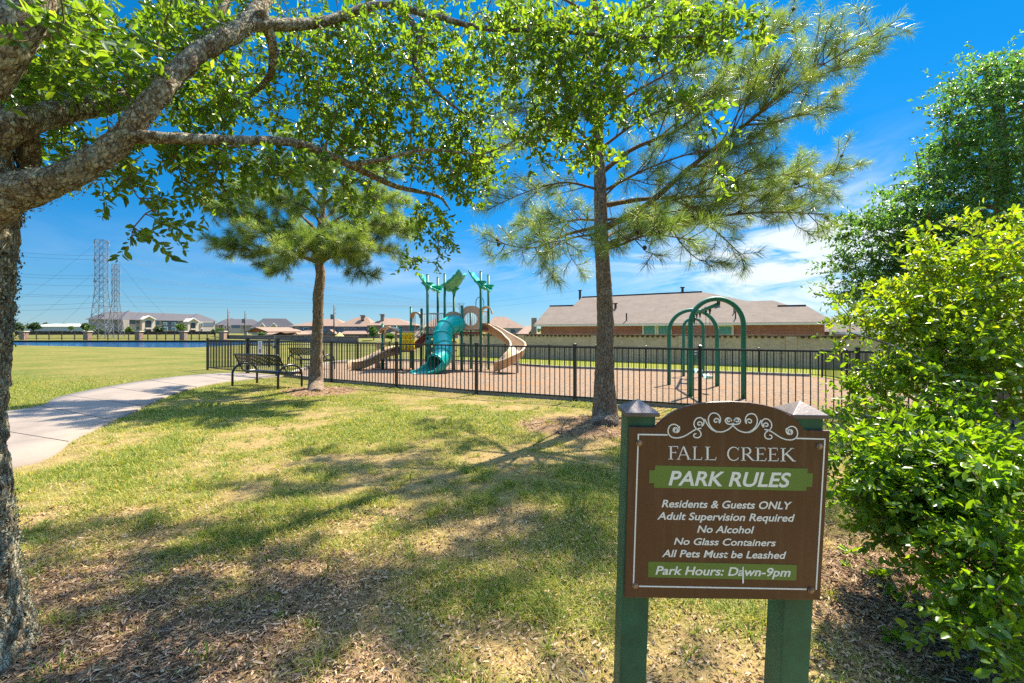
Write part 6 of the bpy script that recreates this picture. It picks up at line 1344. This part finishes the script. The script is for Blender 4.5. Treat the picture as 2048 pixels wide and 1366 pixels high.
# FALL CREEK in thin and thick roman capitals
fc = MB()
def stroke(x, y0, y1, w_, T): fc.prism([T(x - w_ / 2, y0), T(x + w_ / 2, y0), T(x + w_ / 2, y1), T(x - w_ / 2, y1)], sN * .0008)
def strip(pts, T):
    for (xa, ya, wa), (xb, yb, wb) in zip(pts[:-1], pts[1:]):
        d = Vector((xb - xa, yb - ya)).normalized(); n = Vector((-d.y, d.x))
        fc.prism([T(xa - n.x * wa, ya - n.y * wa), T(xb - n.x * wb, yb - n.y * wb), T(xb + n.x * wb, yb + n.y * wb), T(xa + n.x * wa, ya + n.y * wa)], sN * .0008)
TH, TN = .062, .028
def glyph(ch, T):
    ser = lambda x, y, w_=.17: strip([(x - w_, y, .02), (x + w_, y, .02)], T)
    if ch in 'FERKL': stroke(.17, 0, 1, TH * 2, T); ser(.17, .02); ser(.17, .98)
    if ch in 'FE': strip([(.17, .975, .025), (.66, .975, .025)], T); strip([(.65, 1, .02), (.67, .8, .02)], T); strip([(.2, .52, .022), (.52, .52, .022)], T); strip([(.52, .61, .018), (.52, .43, .018)], T)
    if ch in 'EL': strip([(.17, .025, .025), (.7, .025, .025)], T); strip([(.69, 0, .02), (.74, .22, .02)], T)
    if ch == 'A': strip([(.05, 0, TN), (.42, 1, TN)], T); strip([(.42, 1, TH), (.82, 0, TH)], T); strip([(.2, .35, .022), (.66, .35, .022)], T); ser(.06, .02, .12); ser(.82, .02, .15)
    if ch == 'C': strip([(.5 + .47 * math.cos(t), .5 + .5 * math.sin(t), TN + (TH - TN) * max(0, -math.cos(t))) for t in np.linspace(.62, 5.66, 22)], T); strip([(.86, .74, .018), (.88, 1.0, .018)], T)
    if ch == 'R': strip([(.17, .975, .025), (.42, .975, .025)] + [(.42 + .24 * math.sin(t), .735 + .24 * math.cos(t), TN + .03 * math.sin(t)) for t in np.linspace(0, math.pi, 12)] + [(.42, .495, .025), (.2, .495, .025)], T); strip([(.4, .49, TH), (.84, .02, TH * .8)], T); ser(.86, .02, .1)
    if ch == 'K': strip([(.22, .46, TN), (.72, .98, TN)], T); ser(.72, .98, .13); strip([(.36, .58, TH), (.82, .02, TH)], T); ser(.84, .02, .13)
for ch, xa, xb in (('F', 272, 318), ('A', 314, 376), ('L', 384, 428), ('L', 442, 494), ('C', 547, 602), ('R', 610, 672), ('E', 677, 727), ('E', 735, 784), ('K', 793, 866)):
    yb = 323 + (xa - 272) * .0175; yt = yb - 62; wn = {'F': .7, 'A': .95, 'L': .74, 'C': .95, 'R': .94, 'E': .74, 'K': .97}[ch]
    def T(x, y, xa=xa, xb=xb, yb=yb, yt=yt, wn=wn): return SC(xa + (xb - xa) * x / wn, yb + (yt - yb) * y, .0007)
    if ch == 'C': fc.build('lettering', M['sign_white'], sign); fc = MB()
    glyph(ch, T)
fc.build('lettering', M['sign_white'], sign)
for cx, cy in ((135, 246), (975, 262), (117, 911), (936, 932)):
    k = MB(); c = SC(cx, cy, .001); r_ = 11 * PXU
    k.tube([c, c + sN * .002], r_ * 1.35, 20); k.tube([c + sN * .002, c + sN * .007, c + sN * .008], [r_, r_, r_ * .8], 6); bo = k.build('bolt', paint('rusty_bolt', (.30, .22, .16), .5, .3, 60, metallic=.7), sign)
k = MB(); k.prism([SC(615, 822, .0026), SC(621, 822, .0026), SC(622, 895, .0026), SC(618, 902, .0026), SC(614, 895, .0026)], sN * .0006); k.build('paint_drip', M['sign_white'], sign)
# ------------------------------------------------------------ grass, mulch and leaf litter on the near ground
def scatter(n, d0, d1, pw=1.0, x0=-1.2, x1=1.22):
    y = d0 + (d1 - d0) * rng.uniform(0, 1, n) ** pw; x = rng.uniform(x0, x1, n) * y; return x, y
def on_path(x, y):
    c = np.zeros(len(x), bool); pa = la; pb2 = lb
    for a0, a1, b1, b0 in zip(pa[:-1], pa[1:], pb2[1:], pb2[:-1]):
        q = [a0, a1, b1, b0]; ins = np.ones(len(x), bool)
        sgn = None
        for i in range(4):
            e = q[(i + 1) % 4] - q[i]; cr = e[0] * (y - q[i][1]) - e[1] * (x - q[i][0]); ins &= cr <= 0.0 if False else (cr * -1 >= 0)
        c |= ins
        ins = np.ones(len(x), bool)
        for i in range(4):
            e = q[(i + 1) % 4] - q[i]; ins &= (e[0] * (y - q[i][1]) - e[1] * (x - q[i][0])) >= 0
        c |= ins
    return c
fpx = np.array([p.x for p in FRONT]); fpy = np.array([p.y for p in FRONT])
def before_fence(x, y): return (y < np.interp(x, fpx, fpy) - .12) | (x < fpx[0])
def blades(n, d0, d1, pw, ln, wd, name_seed):
    x, y = scatter(n, d0, d1, pw); g_ = grassmask(x, y); lw = sstep(-5.5, -8.5, x + .25 * (y - 8))
    keep = (rng.uniform(0, 1, n) < (g_ * .85 + .14) * (1 - sstep(11.0, 16.5, y))) & ~on_path(x, y) & before_fence(x, y); x, y, g_, lw = x[keep], y[keep], g_[keep], lw[keep]; k = len(x)
    z = gz(x, y); a = rng.uniform(0, 6.283, k); lean = rng.uniform(.2, 1.25, k); l = rng.uniform(*ln, k) * (.7 + .6 * g_); w_ = rng.uniform(*wd, k) * (1 + .12 * np.maximum(y - 3, 0))
    d = np.stack([np.cos(a) * np.sin(lean), np.sin(a) * np.sin(lean), np.cos(lean)], -1); s_ = np.stack([-np.sin(a), np.cos(a), 0 * a], -1) * w_[:, None] / 2
    b0 = np.stack([x, y, z - .004], -1); mid = b0 + d * (l * .55)[:, None]; tip = b0 + d * l[:, None] + np.stack([np.cos(a) * .25, np.sin(a) * .25, -.22 + 0 * a], -1) * l[:, None]
    dry = np.clip(rng.uniform(0, 1, k) * .85 + (1 - g_) * .5 - .10 - .15 * lw, 0, 1)
    return np.stack([b0 - s_, b0 + s_, mid + s_ * .8, tip, mid - s_ * .8], 1).reshape(-1, 3), np.repeat(dry, 5)
parts_ = [blades(130000, 1.9, 4.2, .9, (.03, .085), (.0022, .0046), 1), blades(170000, 4.0, 8.0, .85, (.03, .075), (.003, .0055), 2), blades(170000, 7.8, 16.5, .9, (.03, .065), (.0035, .007), 3)]
def clumps(n, per, d0, d1):
    x, y = scatter(n, d0, d1, .9); ok_ = (rng.uniform(0, 1, n) < .35 + .65 * grassmask(x, y)) & ~on_path(x, y) & before_fence(x, y); x, y = x[ok_], y[ok_]; n = len(x)
    sz = np.repeat(rng.uniform(.5, 1.25, n), per); tone = np.repeat(rng.uniform(.0, .5, n), per); x = np.repeat(x, per); y = np.repeat(y, per); k = len(x)
    a = rng.uniform(0, 6.283, k); rr = rng.uniform(0, .05, k) * sz; x = x + np.cos(a) * rr; y = y + np.sin(a) * rr; z = gz(x, y)
    lean = rng.uniform(.15, 1.1, k); l = rng.uniform(.05, .13, k) * sz; w_ = rng.uniform(.003, .0055, k) * (1 + .1 * np.maximum(y - 3, 0))
    d = np.stack([np.cos(a) * np.sin(lean), np.sin(a) * np.sin(lean), np.cos(lean)], -1); s_ = np.stack([-np.sin(a), np.cos(a), 0 * a], -1) * w_[:, None] / 2
    b0 = np.stack([x, y, z - .004], -1); mid = b0 + d * (l * .55)[:, None]; tip = b0 + d * l[:, None] + np.stack([np.cos(a) * .3, np.sin(a) * .3, -.25 + 0 * a], -1) * l[:, None]
    return np.stack([b0 - s_, b0 + s_, mid + s_ * .8, tip, mid - s_ * .8], 1).reshape(-1, 3), np.repeat(np.clip(tone + rng.uniform(-.1, .2, k), 0, 1), 5)
parts_ += [clumps(420, 34, 1.95, 5.0), clumps(500, 28, 4.5, 9.5)]
GV = np.concatenate([p[0] for p in parts_]); GD = np.concatenate([p[1] for p in parts_]); i = np.arange(len(GV) // 5)[:, None] * 5
GF = np.concatenate([i + np.array([[0, 1, 2]]), i + np.array([[0, 2, 4]]), i + np.array([[4, 2, 3]])], 0)
m_, t_, b_ = newmat('grass_blade'); c_ = ramp(t_, attr(t_, 'rnd'), [(0, (0.075, 0.145, 0.012)), (.3, (0.19, 0.25, 0.026)), (.52, (0.36, 0.33, 0.065)), (1, (0.56, 0.44, 0.19))])
lnk(t_, c_, b_.inputs['Base Color']); b_.inputs['Roughness'].default_value = .6; b_.inputs['Specular IOR Level'].default_value = .25
tr_ = t_.nodes.new('ShaderNodeBsdfTranslucent'); lnk(t_, mixcol(t_, 1.0, c_, (1.5, 1.4, .6), 'MULTIPLY'), tr_.inputs[0]); mx_ = t_.nodes.new('ShaderNodeMixShader'); mx_.inputs[0].default_value = .35
lnk(t_, b_.outputs[0], mx_.inputs[1]); lnk(t_, tr_.outputs[0], mx_.inputs[2]); lnk(t_, mx_.outputs[0], t_.nodes['Material Output'].inputs[0])
props(np_mesh('grass', GV, GF, m_, None, {'rnd': GD}), 'patchy green and straw coloured grass on the near lawn', 'grass', kind='stuff')
print('grass blades', len(GV) // 5)
def chips(n, d0, d1, pw, ln, asp, dens, flat=.35):
    x, y = scatter(n, d0, d1, pw); keep = (rng.uniform(0, 1, n) < dens(x, y)) & ~on_path(x, y) & before_fence(x, y); x, y = x[keep], y[keep]; k = len(x)
    a = rng.uniform(0, 6.283, k); up = unit(np.stack([rng.normal(0, flat, k), rng.normal(0, flat, k), np.ones(k)], -1)); d = np.stack([np.cos(a), np.sin(a), rng.normal(0, flat * .5, k)], -1)
    l = rng.uniform(*ln, k) * (1 + .08 * np.maximum(y - 3, 0)); z = gz(x, y) + rng.uniform(.004, .022, k)
    return np.stack([x, y, z], -1), d, up, l, l * rng.uniform(*asp, k)
mm_ = lambda x, y: np.clip(mulchmask(x, y) * 1.1, 0, 1)
cs = [chips(120000, 1.9, 4.5, .9, (.010, .052), (.06, .22), mm_), chips(30000, 4.0, 12.5, .9, (.03, .08), (.12, .3), mm_)]
cs = [np.concatenate(x) for x in zip(*cs)]
def woodmat(name, stops):
    m, t, b = newmat(name); lnk(t, ramp(t, attr(t, 'rnd'), stops), b.inputs['Base Color']); b.inputs['Roughness'].default_value = .85; b.inputs['Specular IOR Level'].default_value = .25; return m
mu = leaf_mesh('mulch', cs[0], cs[1], cs[2], cs[3], cs[4], woodmat('mulch_chip', [(0, (.05, .028, .018)), (.4, (.17, .097, .054)), (.75, (.31, .195, .115)), (1, (.42, .31, .22))]), None, .1, (.12, .85), {'rnd': rng.uniform(0, 1, len(cs[0]))}, 0.02)
props(mu, 'brown shredded wood mulch strewn round the trees and the bush', 'mulch', kind='stuff')
dl = lambda x, y: np.clip(.55 * (1 - sstep(3.0, 8.5, np.hypot(x + .3, y - 1.5))) * (.3 + fbm(x * 2, y * 2, 91, 3)), 0, 1)
cs = [chips(48000, 1.9, 4.0, .9, (.014, .036), (.28, .45), dl, .5), chips(22000, 3.8, 9, .9, (.014, .034), (.3, .45), dl, .5)]
cs = [np.concatenate(x) for x in zip(*cs)]
lt = leaf_mesh('leaf_litter', cs[0], cs[1], cs[2], cs[3], cs[4], woodmat('dead_leaf', [(0, (.18, .10, .05)), (.5, (.38, .24, .12)), (.8, (.50, .35, .2)), (1, (.5, .38, .25))]), None, .25, (.35, .72), {'rnd': rng.uniform(0, 1, len(cs[0]))}, .2)
props(lt, 'dry tan oak leaves littering the thin grass', 'leaf litter', kind='stuff')
# small green weeds in the bush's mulch
for px, py, s_, lab in ((1700, 1110, .10, 'small green weed in the mulch just right of the sign board'), (1760, 1155, .12, 'bright leafy weed in the mulch under the bush edge'), (1790, 1195, .10, 'dark green weed in shade below the bush'), (1800, 1290, .11, 'lowest green weed in the shaded mulch under the bush'), (1690, 1135, .06, 'tiny yellow green weed near the sign board corner')):
    q = G(px, py); root = empty('weed', q, lab, 'weed', 'weeds in the mulch'); n = 26; a = rng.uniform(0, 6.283, n); e = rng.uniform(.2, 1.2, n)
    d = np.stack([np.cos(a) * np.cos(e), np.sin(a) * np.cos(e), np.sin(e)], -1); base = np.array(q) + d * rng.uniform(0, s_ * .6, n)[:, None]; l = rng.uniform(.3, .55, n) * s_
    leaf_mesh('foliage', base, d, rng.normal(0, .4, (n, 3)) + [0, 0, 1], l, l * .5, M['bush_leaf'], root, attrs={'rnd': rng.uniform(.2, .8, n)})
